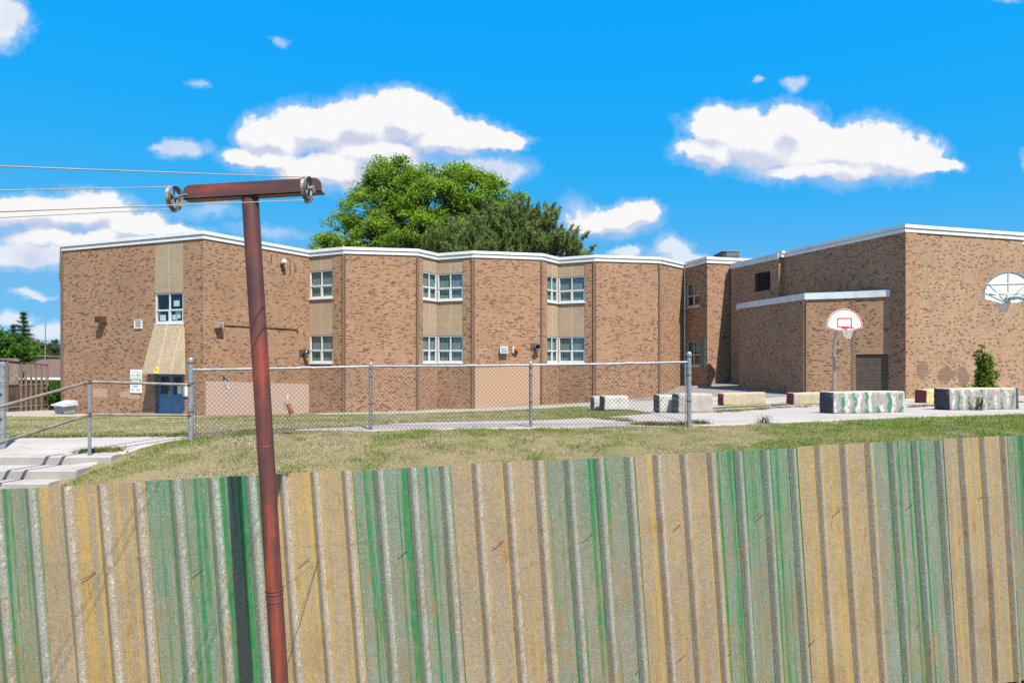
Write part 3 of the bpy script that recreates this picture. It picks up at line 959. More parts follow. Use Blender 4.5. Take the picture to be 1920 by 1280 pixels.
# downpipe in the corner
gb = MB(); gb.tube([sK.pt(sK.L - 0.12, 0.8, 0.09), sK.pt(sK.L - 0.12, ZT + 0.04, 0.09)], 0.05, 8); gb.build('downpipe', M['fascia_grey'], school)
fascia([A_back, A0, B0, C0, D0, E0, F0, G0, H0, I0, J0, K0, L0], ZP, M['fascia'])
fascia([L0, M0, N0, N0 + Vector((3.4, 0.5, 0))], ZP, M['fascia'])
# gymnasium
ZGT = ZG - 0.28
sV = Seg(LV, GL2, 2.0)
l0, l1 = sV.u(1415), sV.u(1444.5)
lz0, lz1 = sV.zpx(1430, 545), sV.zpx(1430, 510)
wall(sV, WB, ZGT - 0.06, M['brick_low'], [(l0, l1, lz0, lz1)], 0.25)
lv = MB(); sV.box(lv, l0, l1, lz0, lz1, -0.25, -0.2); lv_o = lv.build('louvre', M['black'], school)
for z in np.arange(lz0 + 0.04, lz1 - 0.04, 0.085):
    sb = MB(); p0, p1 = sV.pt(l0, z + 0.05, -0.12), sV.pt(l1, z + 0.05, -0.12); p2, p3 = sV.pt(l1, z, -0.04), sV.pt(l0, z, -0.04)
    sb.prism([p0, p1, p2, p3], (0, 0, 0.012)); sb.build('slat', M['dark_metal'], lv_o)
sR = Seg(GL2, GL); wall(sR, WB, ZGT, M['brick_low'])
sW = Seg(GL, GC, 7.0); wall(sW, WB, ZGT, M['brick_low'])
sT = Seg(GC, G2, 0.0)
wall(sT, WB, ZGT, M['brick_gym'])
pu = sT.u(1717.5)
gb = MB(); c4 = [(0.0, WB), (pu, WB), (pu, ZGT), (0.0, ZGT)]
P_ = [sT.pt(a_, z_, 0.03) for a_, z_ in c4]; P_b = [sT.pt(a_, z_, 0.001) for a_, z_ in c4]
gb.face(P_, 0, [(x + 3.33, y) for x, y in c4])
gb.face([P_b[0], P_[0], P_[3], P_b[3]], 0); gb.face([P_[1], P_b[1], P_b[2], P_[2]], 0)
gb.build('corner_pilaster', M['brick_low'], school)
S3 = G2 - sT.n * 0.9
S4 = S3 + sT.t * 6
wall(Seg(G2, S3), WB, ZGT, M['brick']); wall(Seg(S3, S4, 1.4), WB, ZGT, M['brick'])
fascia([LV, GL2], ZG - 0.08, M['fascia_grey'], 0.30, 0.35, two=False)
fascia([GL2 - _d * 0.15, GL - _d * 0.15, GC, G2, S3, S4], ZG, M['fascia'], 0.30, 0.35)
# low block in front of the gymnasium
ZBT = ZB - 0.26
sX = Seg(Q0, Q1, 1.1); wall(sX, WB, ZBT, M['brick_low'])
sY = Seg(Q1, Q2_, 9.2); wall(sY, WB, ZBT, M['brick_low'])
sZ = Seg(Q2_, Q3, 4.4)
r0, r1 = 0.10, sZ.L - 0.02
rz1 = sZ.zpx(1640, 664)
wall(sZ, WB, ZBT, M['brick_low'], [(r0, r1, WB, rz1)], 0.15)
sh = MB(); sZ.box(sh, r0, r1, WB, rz1, -0.14, -0.08); sh_o = sh.build('roller_shutter', M['shutter'], school)
for z in np.arange(1.35, rz1 - 0.06, 0.10):
    sb = MB(); sZ.box(sb, r0 + 0.01, r1 - 0.01, z, z + 0.088, -0.08, -0.05); sb.build('slat', M['shutter'], sh_o)
corner_teeth(Q1, sX.n, sY.n, 1.2, ZBT); corner_teeth(Q2_, sY.n, sZ.n, 1.2, ZBT)
fascia([Q0 + Vector((0.3, 1.2, 0)), Q0, Q1, Q2_, Q3], ZB, M['fascia_grey'], 0.28, 0.5, two=False)
gb = MB()   # low block roof
gb.face([Vector((p.x, p.y, ZB - 0.05)) for p in (Q0, Q1, Q2_, Q3, on_line(GC, GL, 1500))]); gb.build('roof', M['asphalt'], school)
# roofs and rear walls close the volumes
gb = MB()
pts = [A0, B0, C0, D0, E0, F0, G0, H0, I0, J0, K0, L0, M0, N0, Vector((16, 39.5, 0)), Vector((16, 50, 0)), Vector((-29.8, 50, 0)), A_back]
gb.face([Vector((p.x, p.y, ZP - 0.12)) for p in pts]); gb.build('roof', M['asphalt'], school)
gb = MB(); gb.box((-7, 50.2, 4), (46, 0.3, 8.6)); gb.build('rear_wall', M['brick'], school)
gb = MB(); pts = [LV, GL2, GL, GC, G2, S3, S4, Vector((30, 45, 0)), Vector((14, 45, 0))]
gb.face([Vector((p.x, p.y, ZG - 0.1)) for p in pts]); gb.build('roof', M['asphalt'], school)
# conduit across the long wall
cb = MB(); cu0, cu1 = sB.u(412), sB.u(556)
cz = sB.zpx(412, 609)
cb.tube([sB.pt(cu0, cz, 0.03), sB.pt(cu1, cz - 0.02, 0.03)], 0.022, 6)
cb.build('conduit', simple('rusty_conduit', (0.15, 0.075, 0.042), 0.7), school)
cb = MB(); sB.box(cb, cu1 - 0.03, cu1 + 0.06, cz - 0.09, cz + 0.04, 0.0, 0.09); cb.build('conduit_box', M['orange'], school)
vb = MB(); vu, vz = sA.u(260), sA.zpx(260, 608)
sA.box(vb, vu - 0.24, vu + 0.24, vz + 0.16, vz + 0.2, 0.0, 0.05); sA.box(vb, vu - 0.24, vu + 0.24, vz - 0.2, vz - 0.16, 0.0, 0.05)
sA.box(vb, vu - 0.24, vu - 0.20, vz - 0.16, vz + 0.16, 0.0, 0.048); sA.box(vb, vu + 0.20, vu + 0.24, vz - 0.16, vz + 0.16, 0.0, 0.048)
vent = vb.build('vent_grille', M['fascia'], school)
vb = MB(); sA.box(vb, vu - 0.2, vu + 0.2, vz - 0.16, vz + 0.16, 0.001, 0.008); vb.build('vent_back', M['black'], vent)
for k in range(3):
    vb = MB(); sA.box(vb, vu - 0.2, vu + 0.2, vz - 0.13 + k * 0.10, vz - 0.085 + k * 0.10, 0.01, 0.04); vb.build('slat', M['fascia'], vent)

# ------------------------------------------------------------------ pavements
def along(segs, o, u_from=0.0):
    pts = []
    for s in segs:
        pts.append(s.pt(u_from if s is segs[0] else 0.0, 0, o).xy)
    pts.append(segs[-1].pt(segs[-1].L, 0, o).xy)
    return [tuple(p) for p in pts]
left_far = [(-40, 45), tuple((A0 + Vector((-1.0, 2.0, 0))).xy), tuple(sA.pt(0.5, 0, -0.1).xy), tuple(sA.pt(sA.L, 0, -0.1).xy)]
strip('apron', [G(-120, 783), G(0, 780), G(150, 780.5), G(365, 782)], left_far, M['apron'], 0.02, 70, 20, 0.04, 5)
strip('footway', [G(600, 777.5), G(720, 776), G(830, 772.5), G(950, 768.5), G(1060, 763), G(1130, 762)], [G(585, 774.5), G(720, 772), G(830, 766), G(950, 763), G(1060, 757), G(1130, 752)], M['apron'], 0.02, 60, 8, 0.05, 9)
strip('path', [G(555, 807.5), G(690, 807.5), G(860, 805), G(1000, 803.5), G(1150, 801), G(1290, 799.5)], [G(560, 806.5), G(650, 803), G(760, 795.5), G(880, 792), G(1000, 789.5), G(1110, 784), G(1222, 776.5)], M['path'], 0.022, 90, 14, 0.05, 13)
g_near = [G(1287, 799.5), G(1400, 796.5), G(1560, 790), G(1740, 782), G(1930, 776), (30, 19.5)]
g_far = [G(1219, 776.5), G(1135, 765), G(1105, 758), (6.6, 33.5), (11, 32), (13, 29), (30, 31)]
court = strip('court', g_near, [G(1219, 777), G(1226, 770), (8.8, 29), (11.5, 29.5), (15, 29), (30, 30.5)], M['court'], 0.024, 120, 50, 0.04, 17)
strip('court_edge', [G(1100, 766), G(1180, 768), G(1222, 775), G(1240, 768), (8.8, 27)], [tuple(sJ.pt(0.2, 0, 0.0).xy), tuple(sJ.pt(2.0, 0, 0.0).xy), tuple(sJ.pt(3.6, 0, 0.0).xy), (8.2, 37.6), (10.5, 34)], M['court'], 0.016, 50, 30, 0.02, 19)
strip('asphalt_ramp', [G(1185, 752), G(1215, 751), G(1300, 744), (10.6, 30), (12.5, 29.5)], [tuple(sJ.pt(3.0, 0, -0.05).xy), tuple(K0.xy), tuple(L0.xy), tuple((M0 + Vector((0, 0.2, 0))).xy), (12.6, 39)], M['asphalt'], 0.036, 50, 30, 0.02, 23)
strip('landing', [(-13, 10.75), (-6.6, 10.75), (-6.35, 11.15), G(300, 832), G(352, 823)], [(-13, 13.6), G(60, 823.5), G(170, 822), G(300, 821), G(352, 820)], M['path'], 0.03, 50, 14, 0.02, 27)

# ------------------------------------------------------------------ fixtures on the school
def fixture(name, seg, px, py, label, cat, group=None):
    p = seg.pt(seg.u(px), seg.zpx(px, py), 0.0)
    o = empty(name, p)
    o.rotation_euler = (0, 0, math.atan2(seg.t.y, seg.t.x))
    return tag(o, label, cat, group)
def part(parent, name, mat, fn, **kw):
    mb = MB(); fn(mb); return mb.build(name, mat, parent, **kw)
def lbox(mb, x0, x1, y0, y1, z0, z1, mi=0):      # local: x along wall, -y outwards
    mb.box(((x0 + x1) / 2, (y0 + y1) / 2, (z0 + z1) / 2), (x1 - x0, y1 - y0, z1 - z0), None, mi)
def cone_horn(mb, c, d, r0, r1, L, n=16):
    d = Vector(d).normalized()
    mb.tube([Vector(c), Vector(c) + d * L * 0.5, Vector(c) + d * L * 0.85, Vector(c) + d * L], [r0, (r0 + r1) * 0.42, r1 * 0.9, r1], n, 0, False)

o = fixture('wall_lamp', sA, 195, 600, 'rusty dark red box lamp on the wall left of the stair window', 'lamp', 'lamps on the school walls')
part(o, 'housing', M['rust_red'], lambda m: (lbox(m, -.19, .19, -.34, -.02, -.13, .17), lbox(m, -.15, .15, -.02, 0.0, -.10, .14)), weld=False)
part(o, 'lens', M['dark_metal'], lambda m: lbox(m, -.15, .15, -.355, -.342, -.10, .10))
o = fixture('wall_lamp', sB, 407, 610, 'beige box lamp at the left end of the long conduit', 'lamp', 'lamps on the school walls')
part(o, 'housing', M['beige_box'], lambda m: (lbox(m, -.16, .16, -.28, -.02, -.12, .14), lbox(m, -.10, .10, -.02, 0, -.08, .10)))
part(o, 'lens', M['silver'], lambda m: lbox(m, -.12, .10, -.295, -.282, -.09, .09))
o = fixture('wall_lamp', sG, 943.5, 656, 'white topped grey box lamp left of the orange beacon', 'lamp', 'lamps on the school walls')
part(o, 'housing', M['fascia_grey'], lambda m: lbox(m, -.21, .21, -.24, 0, -.18, .12))
part(o, 'hood', M['white'], lambda m: lbox(m, -.22, .22, -.26, 0, .122, .17))
part(o, 'lens', M['ink'], lambda m: lbox(m, -.16, .16, -.255, -.242, -.13, .08))
o = fixture('beacon_lamp', sG, 966, 655, 'orange lensed beacon lamp between the white box lamp and loudspeaker', 'lamp', 'lamps on the school walls')
part(o, 'bracket', M['fascia_grey'], lambda m: (lbox(m, -.17, -.09, -.12, 0, -.18, .17), lbox(m, -.09, .16, -.04, 0, -.16, .14)))
part(o, 'lens', M['orange'], lambda m: m.tube([(.03, -.05, 0), (.04, -.17, .03), (.05, -.22, .03)], [.14, .14, .09], 12))
part(o, 'base', M['rust_red'], lambda m: lbox(m, -.06, .12, -.14, -.04, -.20, -.11))
for (sg, px, py, lab) in ((sB, 567, 663, 'black horn loudspeaker beside the lowest left window'), (sG, 1003, 651, 'black horn loudspeaker above the chain-link fence post, right of the beacon')):
    o = fixture('horn_loudspeaker', sg, px, py, lab, 'loudspeaker', 'horn loudspeakers on the school')
    def frame_fn(m):
        lbox(m, -.24, .20, -.012, 0, -.20, .22)
        m.tube([(-.22, -.012, -.18), (-.22, -.20, -.18), (.18, -.20, -.18), (.18, -.012, -.18)], .014, 5)
        m.tube([(-.22, -.012, .2), (-.22, -.20, .2), (.18, -.20, .2), (.18, -.012, .2)], .014, 5)
    part(o, 'mounting_frame', M['shutter'], frame_fn)
    part(o, 'horn', M['dark_metal'], lambda m: cone_horn(m, (-.02, -.04, .0), (.35, -1, .05), .05, .16, .30))
    part(o, 'rim', M['galv'], lambda m: m.tube([Vector((.077, -.32, .014)) + Vector((math.cos(a) * .155, math.cos(a) * .05, math.sin(a) * .155)) for a in np.linspace(0, 2 * math.pi, 19)], .012, 5))
    part(o, 'driver', M['silver'], lambda m: cone_horn(m, (.03, -.18, .01), (.35, -1, .05), .03, .02, .10, 10))
o = fixture('dome_camera', sB, 527, 492, 'small white dome camera high on the long brick wall, beside loose cables', 'lamp')  # white dome camera on a wall arm, not a light fitting
def dome(m):
    prof = [(0.0, .15), (.06, .14), (.11, .10), (.13, .03), (.12, -.03)]
    for i in range(len(prof) - 1):
        for k in range(14):
            a, b2 = 2 * math.pi * k / 14, 2 * math.pi * (k + 1) / 14
            P = lambda r, z, t: Vector((r * math.cos(t), -.22 + r * math.sin(t), z))
            m.face([P(prof[i + 1][0], prof[i + 1][1], a), P(prof[i + 1][0], prof[i + 1][1], b2), P(prof[i][0], prof[i][1], b2), P(prof[i][0], prof[i][1], a)], 0, None, True)
part(o, 'dome', M['white'], dome)
part(o, 'arm', M['dark_metal'], lambda m: (m.tube([(0, 0, -.14), (0, -.2, -.14), (0, -.22, -.03)], .03, 6), lbox(m, -.06, .06, -.03, 0, -.24, -.06)))
def cables(m):
    m.tube([(.03, -.05, -.15), (.18, -.06, -.2), (.16, -.05, -.38), (.05, -.05, -.32)], .012, 5)
    m.tube([(.55, -.02, .02), (.52, -.05, -.2), (.6, -.04, -.35), (.5, -.03, -.62)], .012, 5)
    m.tube([(.85, -.02, .1), (.9, -.05, -.15), (.82, -.03, -.4)], .012, 5)
    m.tube([(-.62, -.02, .3), (-.62, -.03, -.1)], .015, 5)
part(o, 'cable', M['dark_metal'], cables)

def text_part(parent, s, size, loc, mat, name='lettering', italic=False):
    cu = bpy.data.curves.new(name, 'FONT'); cu.body = s; cu.size = size; cu.align_x = 'LEFT'
    tmp = bpy.data.objects.new('tmp', cu); COL.objects.link(tmp)
    me = bpy.data.meshes.new_from_object(tmp)
    bpy.data.objects.remove(tmp); bpy.data.curves.remove(cu)
    me.materials.clear(); me.materials.append(mat)
    o = bpy.data.objects.new(name, me)
    o.rotation_euler = (R(90), 0, 0); o.location = loc
    return link(o, parent)
o = fixture('notice_board', sA, 256, 714.5, 'tall white notice with teal band and Adult ESL lettering left of the blue doors', 'sign')
o.location += sA.n * 0.01
part(o, 'board', M['white'], lambda m: lbox(m, -.36, .36, -.03, 0, -.54, .54))
part(o, 'teal_band', M['teal'], lambda m: lbox(m, -.36, .36, -.034, -.031, -.08, .10))
text_part(o, 'Adult', .19, (-.31, -.035, .22), M['teal'])
text_part(o, 'ESL', .20, (.09, -.035, .22), M['navy'])
for (x0, x1, z0, z1, mt) in ((-.26, .24, .415, .435, 'ink'), (-.30, .30, .15, .165, 'ink'), (-.28, .28, -.01, .04, 'white'), (-.22, .18, -.22, -.195, 'ink'), (-.18, .16, -.29, -.265, 'ink'), (-.28, -.14, -.42, -.36, 'ink'), (.05, .27, -.42, -.37, 'ink')):
    part(o, 'print_line', M[mt], lambda m: lbox(m, x0, x1, -.039, -.035, z0, z1))
o = fixture('notice_case', sA, 349, 731, 'small white notice case on the brick right of the blue doors', 'sign')
part(o, 'case', M['fascia_grey'], lambda m: lbox(m, -.16, .16, -.06, 0, -.29, .29))
part(o, 'sheet', M['white'], lambda m: lbox(m, -.11, .11, -.064, -.061, -.22, .22))
nrm = (TR - TL).cross(BL - TL).normalized()
if nrm.dot(sA.n) < 0: nrm = -nrm
cen = BL.lerp(BR, 0.36).lerp(TL.lerp(TR, 0.40), 0.075)
o = empty('number_plate', cen + nrm * 0.012)
tx = (BR - BL).normalized(); tz = nrm.cross(tx) * -1
if tz.z < 0: tz = -tz
ty = tz.cross(tx)
o.matrix_world = Matrix((( tx.x, ty.x, tz.x, o.location.x), (tx.y, ty.y, tz.y, o.location.y), (tx.z, ty.z, tz.z, o.location.z), (0, 0, 0, 1)))
tag(o, 'small yellow plate with a black 4 on the sloping entrance canopy', 'sign')
sgn = -1 if ty.dot(nrm) > 0 else 1
part(o, 'plate', M['yellow'], lambda m: lbox(m, -.11, .11, -.006, .006, -.15, .15))
text_part(o, '4', .24, (-.07, -.010, -.08), M['black'])

# rooftop unit
p = at(1362, 483, 42.5)
o = empty('rooftop_unit', (p.x, p.y, ZP - 0.12)); tag(o, 'dark slatted ventilation unit on the roof above the link block', 'ventilator')
def unit(m):
    lbox(m, -.50, .50, -.9, .9, .62, .98)
    for x in (-.4, .4):
        for y in (-.75, .75): lbox(m, x - .05, x + .05, y - .05, y + .05, 0, .62)
part(o, 'casing', M['dark_metal'], unit)
part(o, 'lid', M['galv'], lambda m: lbox(m, -.54, .54, -.96, .96, .982, 1.03))
for k in range(4):
    part(o, 'slat', M['galv'], lambda m: lbox(m, -.30, .48, -.93, -.905, .66 + k * .08, .70 + k * .08))

# ------------------------------------------------------------------ chain-link fence
posts = [at(358, 825, 11.7), at(695, 808, 12.45), at(995, 804, 12.75), at(1292, 800, 13.1)]
posts = [Vector((p.x, p.y, h1(p.x, p.y))) for p in posts]
fence = empty('chain_link_fence', posts[0]); fence.location = (0, 0, 0)
tag(fence, 'grey galvanised chain-link fence running across the grassy bank', 'fence')
def post(parent, p, h, r, name='post', bands=(0.35, 0.7, 0.95)):
    mb = MB()
    mb.tube([p - Vector((0, 0, .3)), p + Vector((0, 0, h - .05)), p + Vector((0, 0, h - .05))], [r, r, r], 14)
    o = mb.build(name, M['galv'], parent)
    cb = MB(); cb.tube([p + Vector((0, 0, h - .06)), p + Vector((0, 0, h - .01)), p + Vector((0, 0, h + .015)), p + Vector((0, 0, h + .022))], [r * 1.12, r * 1.12, r * .7, .004], 14)
    cb.build('cap', M['galv'], o)
    for f in bands:
        bb = MB(); c = p + Vector((0, 0, h * f)); bb.tube([c - Vector((0, 0, .012)), c + Vector((0, 0, .012))], r * 1.10, 14); bb.build('band', M['galv_dark'], o)
    return o
RAIL = 1.20
post(fence, posts[0], 1.40, .046); post(fence, posts[3], 1.42, .046)
for p in posts[1:3]: post(fence, p, RAIL + .03, .031, bands=(.4, .8, .92))
rails = [at(362, 693, posts[0].y), at(695, 686.5, posts[1].y), at(995, 684, posts[2].y), at(1290, 678.5, posts[3].y)]
for i in range(3):
    rb = MB(); a_, c_ = rails[i], rails[i + 1]
    mid_ = a_.lerp(c_, .5) - Vector((0, 0, .008))
    rb.tube([a_, mid_, c_], .022, 10); ro = rb.build('top_rail', M['galv'], fence)
    sb = MB(); m_ = a_.lerp(c_, .62); d_ = (c_ - a_).normalized(); sb.tube([m_ - d_ * .09, m_ + d_ * .09], .0255, 10); sb.build('sleeve', M['galv'], ro)
for p, s, rl in ((posts[0], 1, rails[0]), (posts[3], -1, rails[3])):
    tb = MB(); d_ = (posts[3] - posts[0]).normalized() * s * .075
    q0 = p + d_ + Vector((0, 0, .03)); q1 = Vector((q0.x, q0.y, rl.z)); tb.tube([q0, q0.lerp(q1, .5) + Vector((0.008, 0, 0)), q1], .011, 6); tb.build('tension_bar', M['galv'], fence)
# woven wire
dia = 0.077
base_pts = [Vector((p.x, p.y, 0)) for p in posts]
lens = [0]
for i in range(3): lens.append(lens[-1] + (base_pts[i + 1] - base_pts[i]).length)
def fpos(s):
    return (np.interp(s, lens, [p.x for p in posts]), np.interp(s, lens, [p.y for p in posts]), np.interp(s, lens, [p.z for p in posts]) + .02, np.interp(s, lens, [r.z for r in rails]) - .012)
nw = int((lens[-1] - .16) / (dia / 2)); nz = int(1.13 / (dia / 2))
segA, segB = [], []
K = np.arange(nw)[:, None]; Jx = np.arange(nz + 1)[None, :]
S = .08 + K * dia / 2 + ((Jx + K) % 2) * dia / 2 * 0.98
S = S + 0.010 * (vnoise(S, Jx * 0.1 + 0 * S, 2.0, 4) - .5)
fx, fy, fz0, fz1 = fpos(S)
T = Jx / nz
Z = fz0 * (1 - T) + fz1 * T
yo = np.where((Jx + K) % 2 == 0, .004, -.004)
PTS = np.stack([fx, fy + yo - .03, Z], -1)
a_ = PTS[:, :-1].reshape(-1, 3); c_ = PTS[:, 1:].reshape(-1, 3)
dvec = c_ - a_; dvec /= np.linalg.norm(dvec, axis=1)[:, None]
n1 = np.cross(dvec, np.array([0, 1.0, 0])); n1 /= np.linalg.norm(n1, axis=1)[:, None]; n2 = np.cross(dvec, n1)
r_ = .0032
ring = [n1 * math.cos(t) * r_ + n2 * math.sin(t) * r_ for t in (0, 2.094, 4.189)]
V = np.stack([a_ + ring[0], a_ + ring[1], a_ + ring[2], c_ + ring[0], c_ + ring[1], c_ + ring[2]], 1).reshape(-1, 3)
bidx = (np.arange(len(a_)) * 6)[:, None, None]
fq = np.array([[0, 1, 4, 3], [1, 2, 5, 4], [2, 0, 3, 5]])[None]
mesh_o = fast_mesh('chain_link_mesh', V, (bidx + fq).reshape(-1, 4), M['galv_dark'], fence)
tag(mesh_o, kind='stuff')

# things caught in the mesh
p = at(424, 718, 11.72); o = empty('metal_tube', (p.x, p.y, p.z)); tag(o, 'small grey and black tube hanging in the mesh left of the red pole', 'tube')
o.rotation_euler = (0, R(-22), 0)
part(o, 'barrel', M['galv'], lambda m: m.tube([(0, 0, .06), (0, 0, -.08), (0, 0, -.10)], [.022, .022, .026], 10))
part(o, 'grip', M['black'], lambda m: m.tube([(0, 0, .06), (0, -.004, .10), (.005, 0, .135)], [.025, .02, .008], 8))
part(o, 'flap', M['dark_metal'], lambda m: m.prism([(.01, -.02, .10), (.05, -.02, .03), (.03, -.02, .02)], (0, .008, 0)))
p = at(543, 764, 11.95); o = empty('rusty_canister', (p.x, p.y, p.z)); tag(o, 'rusty brown cylinder tied with wire to the mesh right of the red pole', 'canister')
o.rotation_euler = (0, R(-18), 0)
part(o, 'body', simple('rust_brown', (0.19, 0.07, 0.03), 0.8, 0, .4, 12.0), lambda m: m.tube([(0, 0, -.12), (0, 0, .07), (0, 0, .075)], [.042, .042, .036], 14))
for pts_w in ([(.01, -.03, .05), (-.03, -.04, .11), (.02, -.03, .14), (.04, 0, .22)], [(-.01, -.04, .06), (-.07, -.03, .07), (-.09, -.02, -.02)], [(-.05, -.04, .05), (-.02, -.05, .12), (-.07, -.03, .1)]):
    part(o, 'tie_wire', M['galv'], lambda m: m.tube(pts_w, .006, 5))

# ------------------------------------------------------------------ gate post, handrail, steps
gp_ = at(5, 842, 11.9); gp_.z = h1(gp_.x, gp_.y)
o = empty('gate_post', gp_); tag(o, 'thick galvanised gate post at the left edge beside the steps', 'post')
def _p(m): m.tube([(0, 0, -.3), (0, 0, 1.47)], .05, 14)
part(o, 'shaft', M['galv'], _p)
part(o, 'cap', M['galv'], lambda m: m.tube([(0, 0, 1.465), (0, 0, 1.52), (0, 0, 1.545)], [.055, .055, .02], 14))
for z in (.3, .72, 1.2): part(o, 'band', M['galv'], lambda m: m.tube([(0, 0, z - .012), (0, 0, z + .012)], .056, 14))
for z in (.55, .98): part(o, 'hinge_bolt', M['rust_red'], lambda m: m.tube([(-.08, -.04, z), (.02, -.055, z)], .02, 8))
rust_rail = simple('rust_stained_pipe', (0.20, 0.145, 0.11), 0.55, 0.3, .25, 7.0, (0.33, 0.29, 0.25))
rail_o = empty('handrail', (0, 0, 0)); tag(rail_o, 'rusty two-bar pipe handrail stepping down beside the concrete steps', 'handrail')
c_post = at(168, 867, 10.9)
u1, u2, u3 = at(354, 721, 11.66), at(168, 715.5, 10.9), at(-60, 779, 9.35)
v1, v2, v3 = at(354, 778, 11.66), at(168, 777, 10.9), at(-60, 849, 9.35)
for (p1, p2, p3) in ((u1, u2, u3), (v1, v2, v3)):
    b1 = MB(); b1.tube([p1, p2], .024, 12); b1.build('rail', rust_rail, rail_o)
    b1 = MB(); b1.tube([p2, p3], .024, 12); b1.build('rail', rust_rail, rail_o)
    b1 = MB(); d_ = (p2 - p1).normalized(); b1.tube([p2 - Vector((0, 0, .03)), p2 + Vector((0, 0, .03))], .034, 12); b1.build('elbow', M['rust_red'], rail_o)
    b1 = MB(); b1.tube([p1 + Vector((-.02, -.01, 0)), p1 + Vector((.03, .02, 0))], .032, 12); b1.build('coupling', M['rust_red'], rail_o)
pole_b = MB(); pole_b.tube([Vector((u2.x, u2.y, c_post.z - .3)), u2], .026, 12); pole_b.build('post', M['galv'], rail_o)
pole_b = MB(); pz = at(-60, 849, 9.35); pole_b.tube([Vector((u3.x, u3.y, .2)), u3], .026, 12); pole_b.build('post', M['galv'], rail_o)
steps = empty('concrete_steps', (0, 0, 0)); tag(steps, 'worn pale concrete steps going down the bank beside the handrail', 'steps')
edge_px = [(855.5, 1.425), (882, 1.285), (906, 1.145), (930, 1.0), (955, .86), (980, .72)]
prevY = 11.0
for k, (py, z) in enumerate(edge_px):
    Y = (EYE - z) * F / (py - HOR)
    xr = -6.35 - k * .22
    mb = MB()
    nx = 14
    for i in range(nx):     # slightly uneven nosing
        x0, x1 = -13 + (xr + 13) * i / nx, -13 + (xr + 13) * (i + 1) / nx
        j0, j1 = [Y + .018 * (random.random() - .5) if 0 < q_ < nx else Y for q_ in (i, i + 1)]
        if i == 0: last = Y
        j0 = last; last = j1
        zt = z + .006
        mb.face([(x0, j0 + .015, zt), (x1, j1 + .015, zt), (x1, prevY + .1, zt), (x0, prevY + .1, zt)])
        mb.face([(x0, j0, zt - .02), (x1, j1, zt - .02), (x1, j1 + .015, zt), (x0, j0 + .015, zt)])
        mb.face([(x0, j0 + .01, z - .3), (x1, j1 + .01, z - .3), (x1, j1, zt - .02), (x0, j0, zt - .02)])
    mb.face([(xr, Y + .01, z - .3), (xr, prevY + .1, z - .3), (xr, prevY + .1, z + .006), (xr, Y + .015, z + .006), (xr, Y, z - .014)])
    mb.build('step', M['step'], steps)
    prevY = Y

